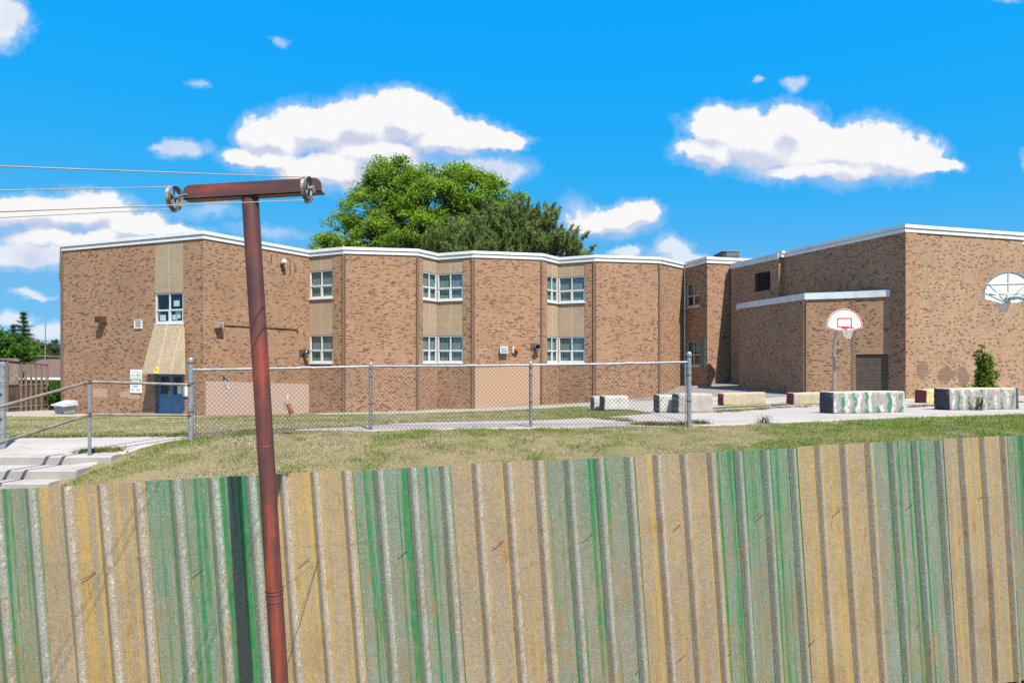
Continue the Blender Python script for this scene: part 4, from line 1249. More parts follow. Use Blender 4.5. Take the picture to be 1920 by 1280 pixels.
# ------------------------------------------------------------------ corrugated fence
P_RIB = 0.2
f_l = Vector((-0.75 * 4.06, 4.06, 0)); f_r = Vector((0.75 * 5.39, 5.39, 0))
f_t = (f_r - f_l).normalized(); f_n = Vector((f_t.y, -f_t.x, 0))
f_len = (f_r - f_l).length
def f_top(s):
    z = EYE - (917 - HOR) / F * 4.06 + (s / f_len) * ((815 - 917) * 0 + (EYE - (815 - HOR) / F * 5.39) - (EYE - (917 - HOR) / F * 4.06))
    p = f_l + f_t * s
    return Vector((p.x, p.y, z))
def s_at(px):
    p = on_line(f_l, f_r, px); return (p - f_l).dot(f_t)
def sheet_mat(name, base1, base2, paint, wash_c, ribcol, lich=0.5, amount=0.56):
    m, t, b = new_mat(name)
    q = uvc(t)
    su, sv, _ = t.sep(q)
    ro = t.math('MULTIPLY', t.new('ShaderNodeObjectInfo').outputs['Random'], 37.0)
    U = t.math('ADD', su, ro)
    def nz(ku, kv, det=4, rough=0.6, dist=0.0, off=0.0):
        return t.noise(t.comb(t.math('MULTIPLY', U, ku), t.math('MULTIPLY', sv, kv), t.math('ADD', ro, off)), 1.0, det, rough, dist=dist)
    fib = nz(58.0, 46.0, 5, 0.82, 2.0)             # matted fibres laid bare by the weather
    fib2 = nz(190.0, 150.0, 2, 0.7, 1.0, 3.0)
    big = nz(5.0, 1.3, 5, 0.7)
    col = t.mix(t.rng(big, 0.35, 0.65), base1 + (1,), base2 + (1,))
    ph = t.math('FRACT', t.math('DIVIDE', su, P_RIB))
    dr = t.math('ABSOLUTE', t.math('SUBTRACT', ph, 0.5))
    rib = t.rng(dr, 0.11, 0.16, 1.0, 0.0)
    # thin wash of the old paint, strongest near the top
    w = t.math('ADD', nz(14.0, 0.8, 5, 0.7, 0.0, 2.0), t.rng(sv, 0.0, 0.9, 0.10, -0.04))
    wash = t.math('MULTIPLY', t.rng(w, 0.44, 0.66), t.rng(fib, 0.34, 0.62, 0.80, 0.15))
    col = t.mix(wash, col, wash_c + (1,))
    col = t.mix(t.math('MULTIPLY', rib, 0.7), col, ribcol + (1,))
    # streaks where the paint survives: broad ones and hairlines
    edge = t.math('ADD', t.math('MULTIPLY', t.math('SUBTRACT', fib, 0.5), 0.16), t.math('MULTIPLY', t.math('SUBTRACT', nz(60.0, 9.0, 4, 0.7, 0.0, 23.0), 0.5), 0.14))
    st = t.math('ADD', t.math('ADD', nz(30.0, 0.22, 3, 0.55), edge), t.math('MULTIPLY', t.math('SUBTRACT', nz(9.0, 1.6, 4, 0.7, 0.0, 7.0), 0.5), 0.19))
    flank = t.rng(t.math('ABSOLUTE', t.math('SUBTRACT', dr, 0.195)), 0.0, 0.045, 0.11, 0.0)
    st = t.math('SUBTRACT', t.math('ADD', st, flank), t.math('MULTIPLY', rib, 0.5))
    pm = t.math('MULTIPLY', t.rng(st, amount, amount + 0.05), t.rng(t.math('ADD', fib, t.math('MULTIPLY', t.math('SUBTRACT', nz(26.0, 14.0, 4, 0.75, 0.0, 31.0), 0.5), 0.7)), 0.32, 0.50, 0.22, 1.0))
    hair = t.math('MULTIPLY', t.rng(t.math('ADD', nz(110.0, 0.35, 2, 0.5, 0.0, 11.0), edge), 0.60, 0.65), t.rng(nz(7.0, 2.0, 3, 0.6, 0.0, 13.0), 0.38, 0.55))
    hair = t.math('MULTIPLY', hair, t.math('SUBTRACT', 1.0, rib))
    pm = t.math('MAXIMUM', pm, t.math('MULTIPLY', hair, 0.85))
    col = t.mix(pm, col, paint + (1,))
    crease_shade = t.math('MULTIPLY', t.rng(t.math('ABSOLUTE', t.math('SUBTRACT', ph, 0.345)), 0.0, 0.024, 0.75, 0.0), t.rng(nz(8.0, 1.2, 4, 0.6, 0.0, 29.0), 0.30, 0.5, 0.25, 1.0))  # shade painted into the crease at the left of each rib
    col = t.mix(crease_shade, col, tuple(c * 0.28 for c in paint) + (1,))
    hi = t.math('MULTIPLY', t.rng(t.math('ABSOLUTE', t.math('SUBTRACT', ph, 0.585)), 0.0, 0.055, 0.5, 0.0), t.rng(fib, 0.40, 0.58))  # highlight painted along the right side of each rib
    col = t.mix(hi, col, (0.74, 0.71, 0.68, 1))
    li = nz(24.0, 5.0, 5, 0.75, 0.0, 5.0)
    lm = t.math('MULTIPLY', t.rng(li, 0.575, 0.66, 0.0, lich), t.rng(sv, 0.15, 0.6, 0.25, 1.0))
    col = t.mix(lm, col, (0.36, 0.17, 0.04, 1))
    rust = t.math('MULTIPLY', t.rng(nz(11.0, 2.0, 5, 0.7, 0.0, 37.0), 0.46, 0.66, 0.0, 0.6), t.rng(sv, 0.25, 1.5, 0.1, 1.0))
    col = t.mix(rust, col, (0.30, 0.185, 0.07, 1))
    dirt = t.rng(nz(3.0, 2.2, 5, 0.7, 0.0, 17.0), 0.48, 0.75, 0.0, 0.38)
    col = t.mix(dirt, col, (0.20, 0.155, 0.10, 1))
    band = t.math('MULTIPLY', t.rng(t.math('ABSOLUTE', t.math('SUBTRACT', sv, 0.47)), 0.0, 0.02, 0.30, 0.0), t.rng(nz(6.0, 6.0, 4, 0.6), 0.42, 0.6))
    col = t.mix(band, col, (0.13, 0.10, 0.07, 1))
    keep = t.math('MULTIPLY', pm, 0.70)
    spk = t.ramp(fib, [(0.26, (0.30, 0.28, 0.26)), (0.40, (0.78, 0.77, 0.75)), (0.52, (1.0, 1.0, 1.0)), (0.62, (1.32, 1.33, 1.34)), (0.74, (2.4, 2.45, 2.5))])
    col = t.mix(keep, t.mix(1.0, col, spk, 'MULTIPLY'), col)
    spk2 = t.ramp(fib2, [(0.28, (0.70, 0.69, 0.68)), (0.5, (1.0, 1.0, 1.0)), (0.72, (1.35, 1.35, 1.35))])
    col = t.mix(t.math('MULTIPLY', keep, 0.8), t.mix(1.0, col, spk2, 'MULTIPLY'), col)
    t.put(b.inputs['Base Color'], col)
    b.inputs['Roughness'].default_value = 0.62
    b.inputs['Specular IOR Level'].default_value = 0.4
    bump(t, b, fib, 0.6, 0.006)
    return m
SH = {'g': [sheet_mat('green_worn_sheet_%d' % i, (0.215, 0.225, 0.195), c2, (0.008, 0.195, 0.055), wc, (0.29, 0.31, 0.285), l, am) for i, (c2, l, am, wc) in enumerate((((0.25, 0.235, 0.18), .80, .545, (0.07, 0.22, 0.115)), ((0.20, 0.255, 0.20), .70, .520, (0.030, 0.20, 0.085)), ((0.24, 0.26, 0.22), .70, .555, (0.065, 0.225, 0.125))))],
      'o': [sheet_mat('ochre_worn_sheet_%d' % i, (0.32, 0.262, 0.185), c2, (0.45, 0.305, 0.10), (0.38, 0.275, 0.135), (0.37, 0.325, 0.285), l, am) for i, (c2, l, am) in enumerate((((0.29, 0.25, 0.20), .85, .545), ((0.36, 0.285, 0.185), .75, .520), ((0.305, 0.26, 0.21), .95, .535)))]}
cfence = empty('corrugated_fence', (f_l.x, f_l.y, .3)); cfence.location = (0, 0, 0)
tag(cfence, 'worn corrugated sheet fence in alternating green and ochre panels across the foreground', 'fence')
bounds = [-130, 72, 272, 484, 660, 845, 1020, 1190, 1341, 1494, 1636, 1768, 1886, 2010, 2110]
s_b = [s_at(x) for x in bounds]
LEAN = 0.072
F_H = 1.93
prof_u = [0, .30, .335, .37, .40, .44, .47, .50, .53, .56, .60, .63, .665, .70]
def rib_h(ph):
    d = abs(ph - .5)
    return 0.030 * (0.5 + 0.5 * math.cos(math.pi * min(d / .165, 1.0))) ** 0.8
for i in range(len(s_b) - 1):
    s0, s1 = s_b[i], s_b[i + 1]
    kind = 'g' if i % 2 == 0 else 'o'
    nrib = 3
    # on this fence the last rib of each sheet sits close to its right-hand edge
    shift = 0.70
    cols_ = []
    for r3 in range(nrib):
        for pu_ in prof_u:
            cols_.append(r3 + (pu_ - shift) % 1.0)
    cols_ = sorted(set(round(c_, 5) for c_ in cols_ + [0.0, nrib]))
    mb = MB()
    rows = 10
    zj = [random.uniform(-.006, .006), random.uniform(-.006, .006)]
    lift = .004 * (i % 2)
    def P(ci, v, back=False):
        fcol = ci / nrib
        s = s0 + (s1 - s0) * fcol
        uu = (ci + shift) % 1.0
        bow = .006 * math.sin(v * 2.1 + i * 1.7) * math.sin(fcol * 3.1)
        o_ = rib_h(uu) + bow + lift - (.004 if back else 0)
        tp = f_top(s)
        jag = (zj[0] * (1 - fcol) + zj[1] * fcol) if v == 0 else 0
        return tp + f_t * (LEAN * v) + f_n * o_ + Vector((0, 0, -v + jag))
    for a_, c_ in zip(cols_[:-1], cols_[1:]):
        for r_i in range(rows):
            v0, v1 = F_H * r_i / rows, F_H * (r_i + 1) / rows
            uvq = [((a_ + shift) * P_RIB, v1), ((c_ + shift) * P_RIB, v1), ((c_ + shift) * P_RIB, v0), ((a_ + shift) * P_RIB, v0)]
            mb.face([P(a_, v1), P(c_, v1), P(c_, v0), P(a_, v0)], 0, uvq, True)
            mb.face([P(c_, v1, True), P(a_, v1, True), P(a_, v0, True), P(c_, v0, True)], 0, [uvq[1], uvq[0], uvq[3], uvq[2]], True)
        mb.face([P(a_, 0), P(c_, 0), P(c_, 0, True), P(a_, 0, True)], 0, [(a_ * P_RIB, 0)] * 4)
    mb.face([P(0, F_H), P(0, 0), P(0, 0, True), P(0, F_H, True)], 0)
    mb.face([P(nrib, 0), P(nrib, F_H), P(nrib, F_H, True), P(nrib, 0, True)], 0)
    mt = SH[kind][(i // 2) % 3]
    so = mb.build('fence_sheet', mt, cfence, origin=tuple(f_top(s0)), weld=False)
    # welding would round the arrises of the cap, so smooth only the ribs
    tag(so, 'green worn corrugated sheet' if kind == 'g' else 'ochre worn corrugated sheet')
# rails at the back carry the sheets
for v in (.42, 1.45):
    rb = MB(); a_ = f_top(s_b[0]) - f_n * .035 + Vector((0, 0, -v)); c_ = f_top(s_b[-1]) - f_n * .035 + Vector((0, 0, -v)); d_ = (c_ - a_)
    rb.box((a_ + c_) / 2, (d_.length, .045, .09), Matrix(((f_t.x, f_n.x, 0), (f_t.y, f_n.y, 0), (0, 0, 1))) if False else d_.to_track_quat('X', 'Z').to_matrix())
    rb.build('back_rail', M['wood_dark'], cfence)
for px in (-60, 480, 1020, 1500, 1990):
    s = s_at(px); tp = f_top(s) - f_n * .09
    rb = MB(); rb.box((tp.x, tp.y, (tp.z - .05 + .1) / 2), (.09, .06, tp.z - .05 - .1)); rb.build('back_post', M['wood_dark'], cfence)
# bent nails and wire ends
nail_px = [(168, 1078), (372, 1066), (570, 1052), (933, 1018), (1103, 1001), (1268, 986), (1424, 966), (1568, 957), (1706, 943), (1838, 929), (1033, 1264), (1276, 1231), (1365, 1224), (1520, 1202), (1657, 1183), (1722, 1168), (755, 1036), (1200, 1250)]
for (x, y) in nail_px:
    s = s_at(x); tp = f_top(s)
    k = (x - 960) / F
    Yp = tp.y; z = EYE - (y - HOR) / F * Yp
    c_ = Vector((k * Yp, Yp, z)) + f_n * .012
    nb = MB(); L = random.uniform(.022, .04)
    nb.tube([c_ - f_t * L - Vector((0, 0, L * .45)) + f_n * .012, c_ + f_n * .006, c_ + f_t * L + Vector((0, 0, L * .6))], .0022, 5)
    nb.build('nail', M['rust_red'], cfence)

# ------------------------------------------------------------------ red clothesline pole
def pole_paint(name, along):
    m, t, b = new_mat(name)
    p = posc(t)
    n1_ = t.noise(t.vmath('MULTIPLY', p, along), 1.0, 5, 0.6)
    n2_ = t.noise(p, 2.6, 4, 0.6)
    n3_ = t.noise(p, 60.0, 5, 0.75)
    k = t.math('ADD', n1_, t.math('MULTIPLY', t.math('SUBTRACT', n2_, 0.5), 1.0))
    col = t.ramp(k, [(0.32, (0.070, 0.032, 0.034)), (0.47, (0.105, 0.037, 0.036)), (0.57, (0.150, 0.042, 0.036)), (0.68, (0.25, 0.050, 0.032)), (0.82, (0.36, 0.060, 0.032))])
    col = t.mix(t.rng(n3_, 0.60, 0.70, 0, .75), col, (0.035, 0.022, 0.022, 1))
    t.put(b.inputs['Base Color'], col)
    t.put(b.inputs['Roughness'], t.rng(n3_, 0.3, 0.7, 0.40, 0.58))
    bump(t, b, n3_, 0.25, 0.003)
    return m
M['pole'] = pole_paint('weathered_red_paint', (26.0, 26.0, 1.4))
M['bar'] = pole_paint('weathered_red_bar_paint', (2.2, 26.0, 20.0))
PY = 3.44
pt, pb = at(468.5, 362, PY), at(525, 1280, PY)
pd = (pb - pt).normalized()
foot = pt + pd * ((pt.z - .15) / -pd.z)
cpole = empty('clothesline_pole', (foot.x, foot.y, .3)); cpole.location = (0, 0, 0)
tag(cpole, 'leaning red-painted steel clothesline pole with crossbar in front of the fence', 'pole')
mb = MB(); mb.tube([foot, pt.lerp(foot, .5), pt], .041, 24); mb.build('post', M['pole'], cpole)
mb = MB(); wz = pt.lerp(pb, (838 - 365) / 915.0); mb.tube([wz - pd * .004, wz, wz + pd * .004], [.041, .0425, .041], 24); mb.build('weld_seam', M['pole'], cpole)
cl, cr = at(343, 361, PY - .045), at(602, 346, PY - .045)
cd = (cr - cl).normalized(); cu_ = Vector((0, 0, 1)); cu_ = (cu_ - cd * cu_.dot(cd)).normalized(); cf = Vector((0, -1, 0))
hb = .072
Lb = (cr - cl).length
poly = [(0, -hb / 2), (Lb, -hb / 2), (Lb, hb * .12)] + [(Lb - .035 + .035 * math.cos(a_), hb * .5 - .035 + .035 * math.sin(a_)) for a_ in np.linspace(.2, math.pi / 2, 6)] + [(.035 - .035 * math.sin(a_), hb * .5 - .035 + .035 * math.cos(a_)) for a_ in np.linspace(0, 1.35, 6)] + [(0, hb * .12)]
mb = MB(); mb.prism([cl + cd * a_ + cu_ * z_ for a_, z_ in poly], -cf * .007)
lowc = cl - cu_ * (hb / 2 - .0035)
mb.prism([lowc - cu_ * .003, lowc + cd * Lb - cu_ * .003, lowc + cd * Lb - cf * .07 - cu_ * .003, lowc - cf * .07 - cu_ * .003], cu_ * .006)
mb.build('crossbar', M['bar'], cpole)
line_dir = Vector((-.18, -1.76, -.33)).normalized()
pn = Vector((line_dir.y, -line_dir.x, 0)).normalized() * -1     # axle direction
pulley_m = simple('grey_cast_metal', (0.17, 0.155, 0.15), 0.6, 0.25, .4, 40.0, (0.32, 0.30, 0.28))
def pulley(c, rad, bar_pt):
    e1 = Vector((line_dir.x, line_dir.y, 0)).normalized(); e2 = Vector((0, 0, 1))
    def ringpts(r, o_, n=28): return [c + pn * o_ + (e1 * math.cos(a_) + e2 * math.sin(a_)) * r for a_ in [2 * math.pi * k / n for k in range(n)]]
    mb = MB()
    prof = [(rad, -.012), (rad * .93, -.004), (rad * .90, 0), (rad * .93, .004), (rad, .012), (rad * .96, .014), (rad * .80, .008), (rad * .80, -.008), (rad * .96, -.014)]
    rr = [ringpts(r, o_) for r, o_ in prof]
    for i in range(len(rr)):
        A_, B_ = rr[i], rr[(i + 1) % len(rr)]
        for k in range(28):
            mb.face([A_[k], A_[(k + 1) % 28], B_[(k + 1) % 28], B_[k]], 0, None, True)
    po = mb.build('pulley', pulley_m, cpole)
    for k in range(5):
        a_ = 2 * math.pi * k / 5 + .3
        d_ = e1 * math.cos(a_) + e2 * math.sin(a_)
        sb = MB(); sb.tube([c + d_ * rad * .15, c + d_ * rad * .84], .0055, 6); sb.build('spoke', pulley_m, po)
    sb = MB(); sb.tube([c - pn * .022, c + pn * .022], rad * .20, 12); sb.build('hub', pulley_m, po)
    sb = MB(); sb.tube([c - pn * .03, c + (bar_pt - c) * .6, bar_pt], .007, 8); sb.tube([c + pn * .02, c + pn * .03], .016, 6); sb.build('bolt', M['galv'], po)
    # cradle that keeps the line on the wheel
    sb = MB(); cc = c + pn * .02; sb.tube([cc, cc - e2 * rad * .6 + e1 * .01, cc - e2 * rad * 1.02, cc - e2 * rad * 1.12 - pn * .02, cc - e2 * rad * 1.06 - pn * .036], .006, 6); sb.build('cradle', M['galv'], po)
    return e1, e2
RP = .061
c1, c2 = at(577, 354, PY - .10), at(327, 371, PY - .02)
pulley(c1, RP, c1 + Vector((.02, .05, -.005)))
pulley(c2, RP, cl + cd * .02 - cu_ * .01)
for (t0, k) in (((1104 - 362) / 918, 0), ((1109 - 362) / 918, 1), ((1123 - 362) / 918, 2)):
    c_ = pt + (pb - pt) * t0
    tl = .006 * (1 - k)
    mb = MB(); mb.tube([c_ + Vector((math.cos(a_) * .0432, math.sin(a_) * .0432, tl * math.cos(a_) + .004 * math.sin(a_ * 2 + k))) for a_ in np.linspace(0, 2 * math.pi, 21)], .0022, 5)
    mb.build('tie_wire', M['rust_red'], cpole)
wire_m = simple('thin_rusty_wire', (0.16, 0.09, 0.06), .6)
mb = MB(); q0 = at(598, 1047, 4.42) + f_n * .04; mb.tube([at(527, 1104, PY + .04), q0, at(549, 1192, 4.3) + f_n * .05, at(540, 1215, 4.28) + f_n * .045], .0016, 5); mb.build('loose_wire', wire_m, cpole)

def clothes_line(c, far_t, far_b, lab):
    o = empty('clothes_line', c); o.location = (0, 0, 0)
    tag(o, lab, 'rope', 'clothes lines running left from the pole')
    e1 = Vector((line_dir.x, line_dir.y, 0)).normalized(); e2 = Vector((0, 0, 1))
    r_ = RP * .91
    arc = [c + (e1 * math.cos(a_) + e2 * math.sin(a_)) * r_ for a_ in np.linspace(math.pi * .5, math.pi * 1.5, 13)]
    top_far = arc[0] + (far_t - arc[0]) * 2.3; bot_far = arc[-1] + (far_b - arc[-1]) * 2.3
    mb = MB(); mb.tube([top_far] + arc + [bot_far], .0023, 6)
    mb.build('rope', simple('pale_rope', (0.42, 0.33, 0.27), .8), o)
clothes_line(c1, at(0, 312, 1.89), at(0, 397, 1.89), 'pale rope loop over the right-hand pulley, its strands spreading to the left edge')
clothes_line(c2, at(0, 357, 2.65), at(0, 408, 2.65), 'pale rope loop over the pulley at the left end of the crossbar')

# ------------------------------------------------------------------ concrete barriers
def stripe_mat(name, cols, pitch=0.26, seed=0.0, base=(0.40, 0.36, 0.32), worn=0.42):
    m, t, b = new_mat(name)
    q = objc(t)
    x, y, z = t.sep(q)
    wob = t.math('MULTIPLY', t.math('SUBTRACT', t.noise(t.comb(t.math('MULTIPLY', x, 2.0), t.math('MULTIPLY', z, 5.0), seed), 1.0, 4), 0.5), 0.32)
    ph = t.math('FRACT', t.math('ADD', t.math('DIVIDE', t.math('ADD', x, wob), pitch * len(cols)), seed))
    n = len(cols)
    stops = [(i / n, c) for i, c in enumerate(cols)]
    col = t.ramp(ph, stops, 'CONSTANT')
    chip = t.noise(t.vmath('ADD', q, (seed * 9, 0, 0)), 6.0, 6, 0.72)
    lo = t.rng(t.noise(t.vmath('ADD', q, (seed * 5, 3, 0)), 2.0, 3), 0.3, 0.7, -0.07, 0.09)
    msk = t.math('MULTIPLY', t.rng(t.math('ADD', chip, lo), worn + .03, worn + 0.10), t.rng(t.noise(t.vmath('ADD', q, (seed, 7, 0)), 30.0, 4, .7), .30, .48, .4, 1.0))
    conc = t.mix(t.rng(t.noise(q, 14.0, 5, 0.7), 0.3, 0.7), tuple(c * .8 for c in base) + (1,), tuple(min(1, c * 1.25) for c in base) + (1,))
    grime = t.math('MULTIPLY', t.rng(t.noise(t.comb(t.math('MULTIPLY', x, 9.0), t.math('MULTIPLY', y, 9.0), t.math('MULTIPLY', z, 1.5)), 1.0, 5, .7), .45, .72, 0, .32), 1.0)
    col = t.mix(grime, t.mix(msk, conc, col), (0.13, 0.115, 0.10, 1))
    t.put(b.inputs['Base Color'], col)
    b.inputs['Roughness'].default_value = 0.85
    bump(t, b, chip, 0.5, 0.02)
    return m
GRN, WHT, YEL, CON = (0.018, 0.20, 0.15), (0.60, 0.59, 0.585), (0.46, 0.38, 0.17), (0.33, 0.295, 0.265)
end_dark = stripe_mat('dark_end', [(0.045, 0.042, 0.05)], .3, .2, (0.25, 0.24, 0.25), .34)  # end faces in a dark tone, chipped to a paler base
end_green = stripe_mat('dark_green_end_paint', [(0.035, 0.065, 0.065), (0.045, 0.075, 0.072), (0.16, 0.2, 0.2)], .045, .3, (0.12, 0.15, 0.15), .30)
end_red = stripe_mat('red_end_paint', [(0.22, 0.022, 0.03)], .3, .4, (0.30, 0.25, 0.24), .28)
top_yel = stripe_mat('yellow_top_paint', [(0.68, 0.56, 0.26)], .3, .6, (0.50, 0.45, 0.38), .42)
top_pink = stripe_mat('pink_top_paint', [(0.62, 0.36, 0.31)], .3, .65, (0.50, 0.42, 0.36), .42)
top_blue = stripe_mat('blue_top_paint', [(0.28, 0.38, 0.60)], .3, .7, (0.52, 0.50, 0.48), .46)
st1 = stripe_mat('green_white_stripes', [WHT, CON, GRN], .115, .12, (0.34, 0.31, 0.28), .40)
st2 = stripe_mat('green_white_worn_stripes', [GRN, CON, WHT, CON], .085, .55, (0.35, 0.315, 0.28), .41)
f_yel = stripe_mat('yellow_worn_paint', [YEL], .3, .22, (0.42, 0.36, 0.28), .47)
f_yel2 = stripe_mat('yellow_fresh_paint', [(0.70, 0.55, 0.20)], .3, .27, (0.42, 0.36, 0.28), .36)
f_wht = stripe_mat('white_worn_paint', [WHT], .3, .9, (0.48, 0.42, 0.36), .40)
f_con = stripe_mat('bare_concrete', [(0.43, 0.40, 0.36)], .3, .95, (0.36, 0.33, 0.29), .42)
def barrier(fl, fr_, depth, height, mats, label):
    """fl, fr_: plan positions of the front corners; mats: front, end, top"""
    a_ = Vector((fl[0], fl[1], 0)); c_ = Vector((fr_[0], fr_[1], 0))
    t = (c_ - a_).normalized(); n = Vector((t.y, -t.x, 0)); L = (c_ - a_).length
    mid_ = (a_ + c_) / 2 - n * depth / 2
    zs = [h1(a_.x, a_.y), h1(c_.x, c_.y)]
    z = sum(zs) / 2 + .01
    tilt = math.atan2(zs[1] - zs[0], L)
    bm = bmesh.new()
    bmesh.ops.create_cube(bm, size=1.0, matrix=Matrix.Diagonal((L, depth, height, 1)) )
    bmesh.ops.translate(bm, verts=bm.verts, vec=(0, 0, height / 2))
    bmesh.ops.bevel(bm, geom=list(bm.edges), offset=.045, segments=2, affect='EDGES', profile=.6)
    bmesh.ops.subdivide_edges(bm, edges=[e for e in bm.edges if e.calc_length() > .3], cuts=5, use_grid_fill=True)
    rs = random.random() * 50
    for v_ in bm.verts:
        nz_ = Vector((math.sin(v_.co.x * 9 + rs + v_.co.z * 7), math.sin(v_.co.y * 11 + rs), math.sin(v_.co.z * 13 + v_.co.x * 5 + rs)))
        v_.co += nz_ * .008 + Vector([random.uniform(-.006, .006) for _ in range(3)])
    bm.normal_update()
    for f in bm.faces:
        nn = f.normal
        f.material_index = 2 if nn.z > .6 else (1 if abs(nn.x) > .6 else 0)
        f.smooth = True
    me = bpy.data.meshes.new('concrete_barrier'); bm.to_mesh(me); bm.free()
    for mt in mats: me.materials.append(mt)
    o = bpy.data.objects.new('concrete_barrier', me); link(o)
    o.location = (mid_.x, mid_.y, z)
    o.rotation_euler = (0, -tilt, math.atan2(t.y, t.x))
    return tag(o, label, 'barrier', 'painted concrete blocks on the court')
def XY(px, Y): return ((px - 960) / F * Y, Y)
barrier(XY(1563, 17.5), XY(1697, 17.95), .58, .56, (st1, end_dark, top_yel), 'green and white striped block in front of the basketball hoop with the red rim outline')
barrier(XY(1781, 18.7), XY(1912, 19.05), .58, .60, (st2, end_dark, top_yel), 'rightmost striped block, dark end, bush growing behind it')
barrier(XY(1737.5, 23.7), XY(1850, 24.2), .55, .48, (f_yel2, end_red, top_yel), 'yellow block with deep red end, partly hidden behind the rightmost striped block')
barrier(XY(1488, 23.4), XY(1598, 23.7), .5, .42, (f_yel, end_red, top_pink), 'worn yellow block with red end, partly hidden behind the near striped block')
barrier(XY(1357, 24.0), XY(1436, 24.6), .35, .44, (f_yel, end_red, top_pink), 'worn yellow block with pink top and red end standing free beside the bare grey block')
barrier(XY(1272, 18.3), XY(1337, 18.4), .55, .53, (f_con, end_green, f_con), 'bare grey block with dark green end behind the right fence post')
barrier(XY(1236, 18.9), XY(1300, 19.0), .55, .50, (f_wht, end_green, top_blue), 'white block with dark green end squeezed behind the bare grey block')
barrier(XY(1133.5, 22.2), XY(1179, 22.4), .5, .47, (f_wht, end_green, top_blue), 'white block with blue top and dark end beside the grass tip')
barrier(XY(1113.5, 22.9), XY(1150, 23.0), .5, .46, (f_wht, end_green, top_pink), 'leftmost white block, pinkish top, mostly hidden behind its neighbour')

# ------------------------------------------------------------------ basketball hoops
def fan_outline(w, h, n=18):
    """fan-shaped board: rounded top, tapering bottom"""
    pts = [(-w / 2, h * .14), (-w / 2, h * .36)]
    for a_ in np.linspace(math.pi * .93, math.pi * .07, n):
        pts.append((math.cos(a_) * w / 2 / math.cos(math.pi * .07), h * .36 + (math.sin(a_) - math.sin(math.pi * .07)) / (1 - math.sin(math.pi * .07)) * h * .64))
    pts += [(w / 2, h * .36), (w / 2, h * .14), (w * .18, 0), (-w * .18, 0)]
    return pts
def net_fn(m, c, r0, r1, hgt_, n=10):
    levels = 5
    for k in range(n):
        for s in (1, -1):
            pts = []
            for j in range(levels + 1):
                f = j / levels
                rr = r0 + (r1 - r0) * (f ** .8) + (.01 if j % 2 else 0)
                a_ = 2 * math.pi * (k + s * j * .5) / n
                pts.append((c[0] + rr * math.cos(a_), c[1] + rr * math.sin(a_), c[2] - hgt_ * f))
            m.tube(pts, .0065, 4, 0, False)
def hoop(loc, rotz, w, h, board_z, label, lines=True, arm=0.9):
    """local: board faces -y"""
    o = empty('basketball_hoop', loc); o.rotation_euler = (0, 0, rotz)
    tag(o, label, 'hoop', 'basketball hoops on the court')
    out = fan_outline(w, h)
    def board(m): m.prism([(x, 0, board_z + z) for x, z in out], (0, .03, 0))
    bo = part(o, 'backboard', M['white'], board)
    def scaled(k, k2=None): 
        cz = h * .48
        return [(x * k, (z - cz) * (k2 or k) + cz) for x, z in out]
    def ringf(m, A_, B_, y):
        for i in range(len(A_)):
            j = (i + 1) % len(A_)
            m.face([(A_[i][0], y, board_z + A_[i][1]), (B_[i][0], y, board_z + B_[i][1]), (B_[j][0], y, board_z + B_[j][1]), (A_[j][0], y, board_z + A_[j][1])])
    if lines:
        part(bo, 'border_line', M['red_line'], lambda m: ringf(m, scaled(.975), scaled(.91, .90), -.004))
        sw, z0, z1 = w * .21, h * .16, h * .60
        part(bo, 'target_square', M['red_line'], lambda m: ringf(m, [(-sw, z0), (-sw, z1), (sw, z1), (sw, z0)], [(-sw + .045, z0 + .045), (-sw + .045, z1 - .045), (sw - .045, z1 - .045), (sw - .045, z0 + .045)], -.004))
    rimz = board_z + h * .13
    part(o, 'rim', M['red_line'], lambda m: (m.tube([(math.cos(a_) * .19, -.26 + math.sin(a_) * .19, rimz) for a_ in np.linspace(0, 2 * math.pi, 25)], .014, 6), m.tube([(-.07, 0, rimz), (-.05, -.08, rimz)], .014, 6), m.tube([(.07, 0, rimz), (.05, -.08, rimz)], .014, 6), lbox(m, -.09, .09, -.015, -.002, rimz - .08, rimz + .03)))
    part(o, 'net', M['net'], lambda m: net_fn(m, (0, -.26, rimz - .01), .185, .085, .36))
    def back(m):
        for zz in (.30, .62):
            m.tube([(-w * .44, .045, board_z + h * zz), (w * .44, .045, board_z + h * zz)], .011, 6)
        m.tube([(0, .05, board_z + h * .1), (0, .05, board_z + h * .97)], .011, 6)
        for s in (-1, 1):
            m.tube([(s * w * .38, .05, board_z + h * .62), (0, .10, board_z + h * .16)], .011, 6)
            m.tube([(s * w * .46, .05, board_z + h * .36), (0, .10, board_z + h * .14)], .011, 6)
        lbox(m, -.06, .06, .032, .12, board_z + h * .02, board_z + h * .26)
    part(o, 'bracing', M['fascia_grey'], back)
    # rim strip round the rear of the board
    part(o, 'edge_frame', M['galv'], lambda m: m.tube([(x * .985, .04, board_z + (z - h * .48) * .985 + h * .48) for x, z in out + out[:1]], .014, 5))
    # gooseneck post
    top = board_z + h * .14
    pts = [(0, .10, top), (0, arm * .45, top - .02), (0, arm * .78, top - .12), (0, arm * .95, top - .36), (0, arm, top - .7), (0, arm, -.3)]
    part(o, 'gooseneck_post', M['galv'], lambda m: m.tube(pts, .047, 14))
    return o
hY = 23.6
bp = at(1583.5, 620.5, hY)
gz = h1(bp.x, bp.y)
hoop((bp.x, bp.y, gz), R(-4), 64.5 / F * hY, 41.5 / F * hY, bp.z - gz, 'white fan-shaped board with red outline and red rim, seen from the front')
h2Y = 20.0
bp = at(1889.5, 568, h2Y); gz = h1(bp.x, bp.y)
hoop((bp.x, bp.y, gz), R(168), 81 / F * h2Y, 58 / F * h2Y, bp.z - gz, 'white fan-shaped board seen from its braced back at the right edge', False, 1.3)

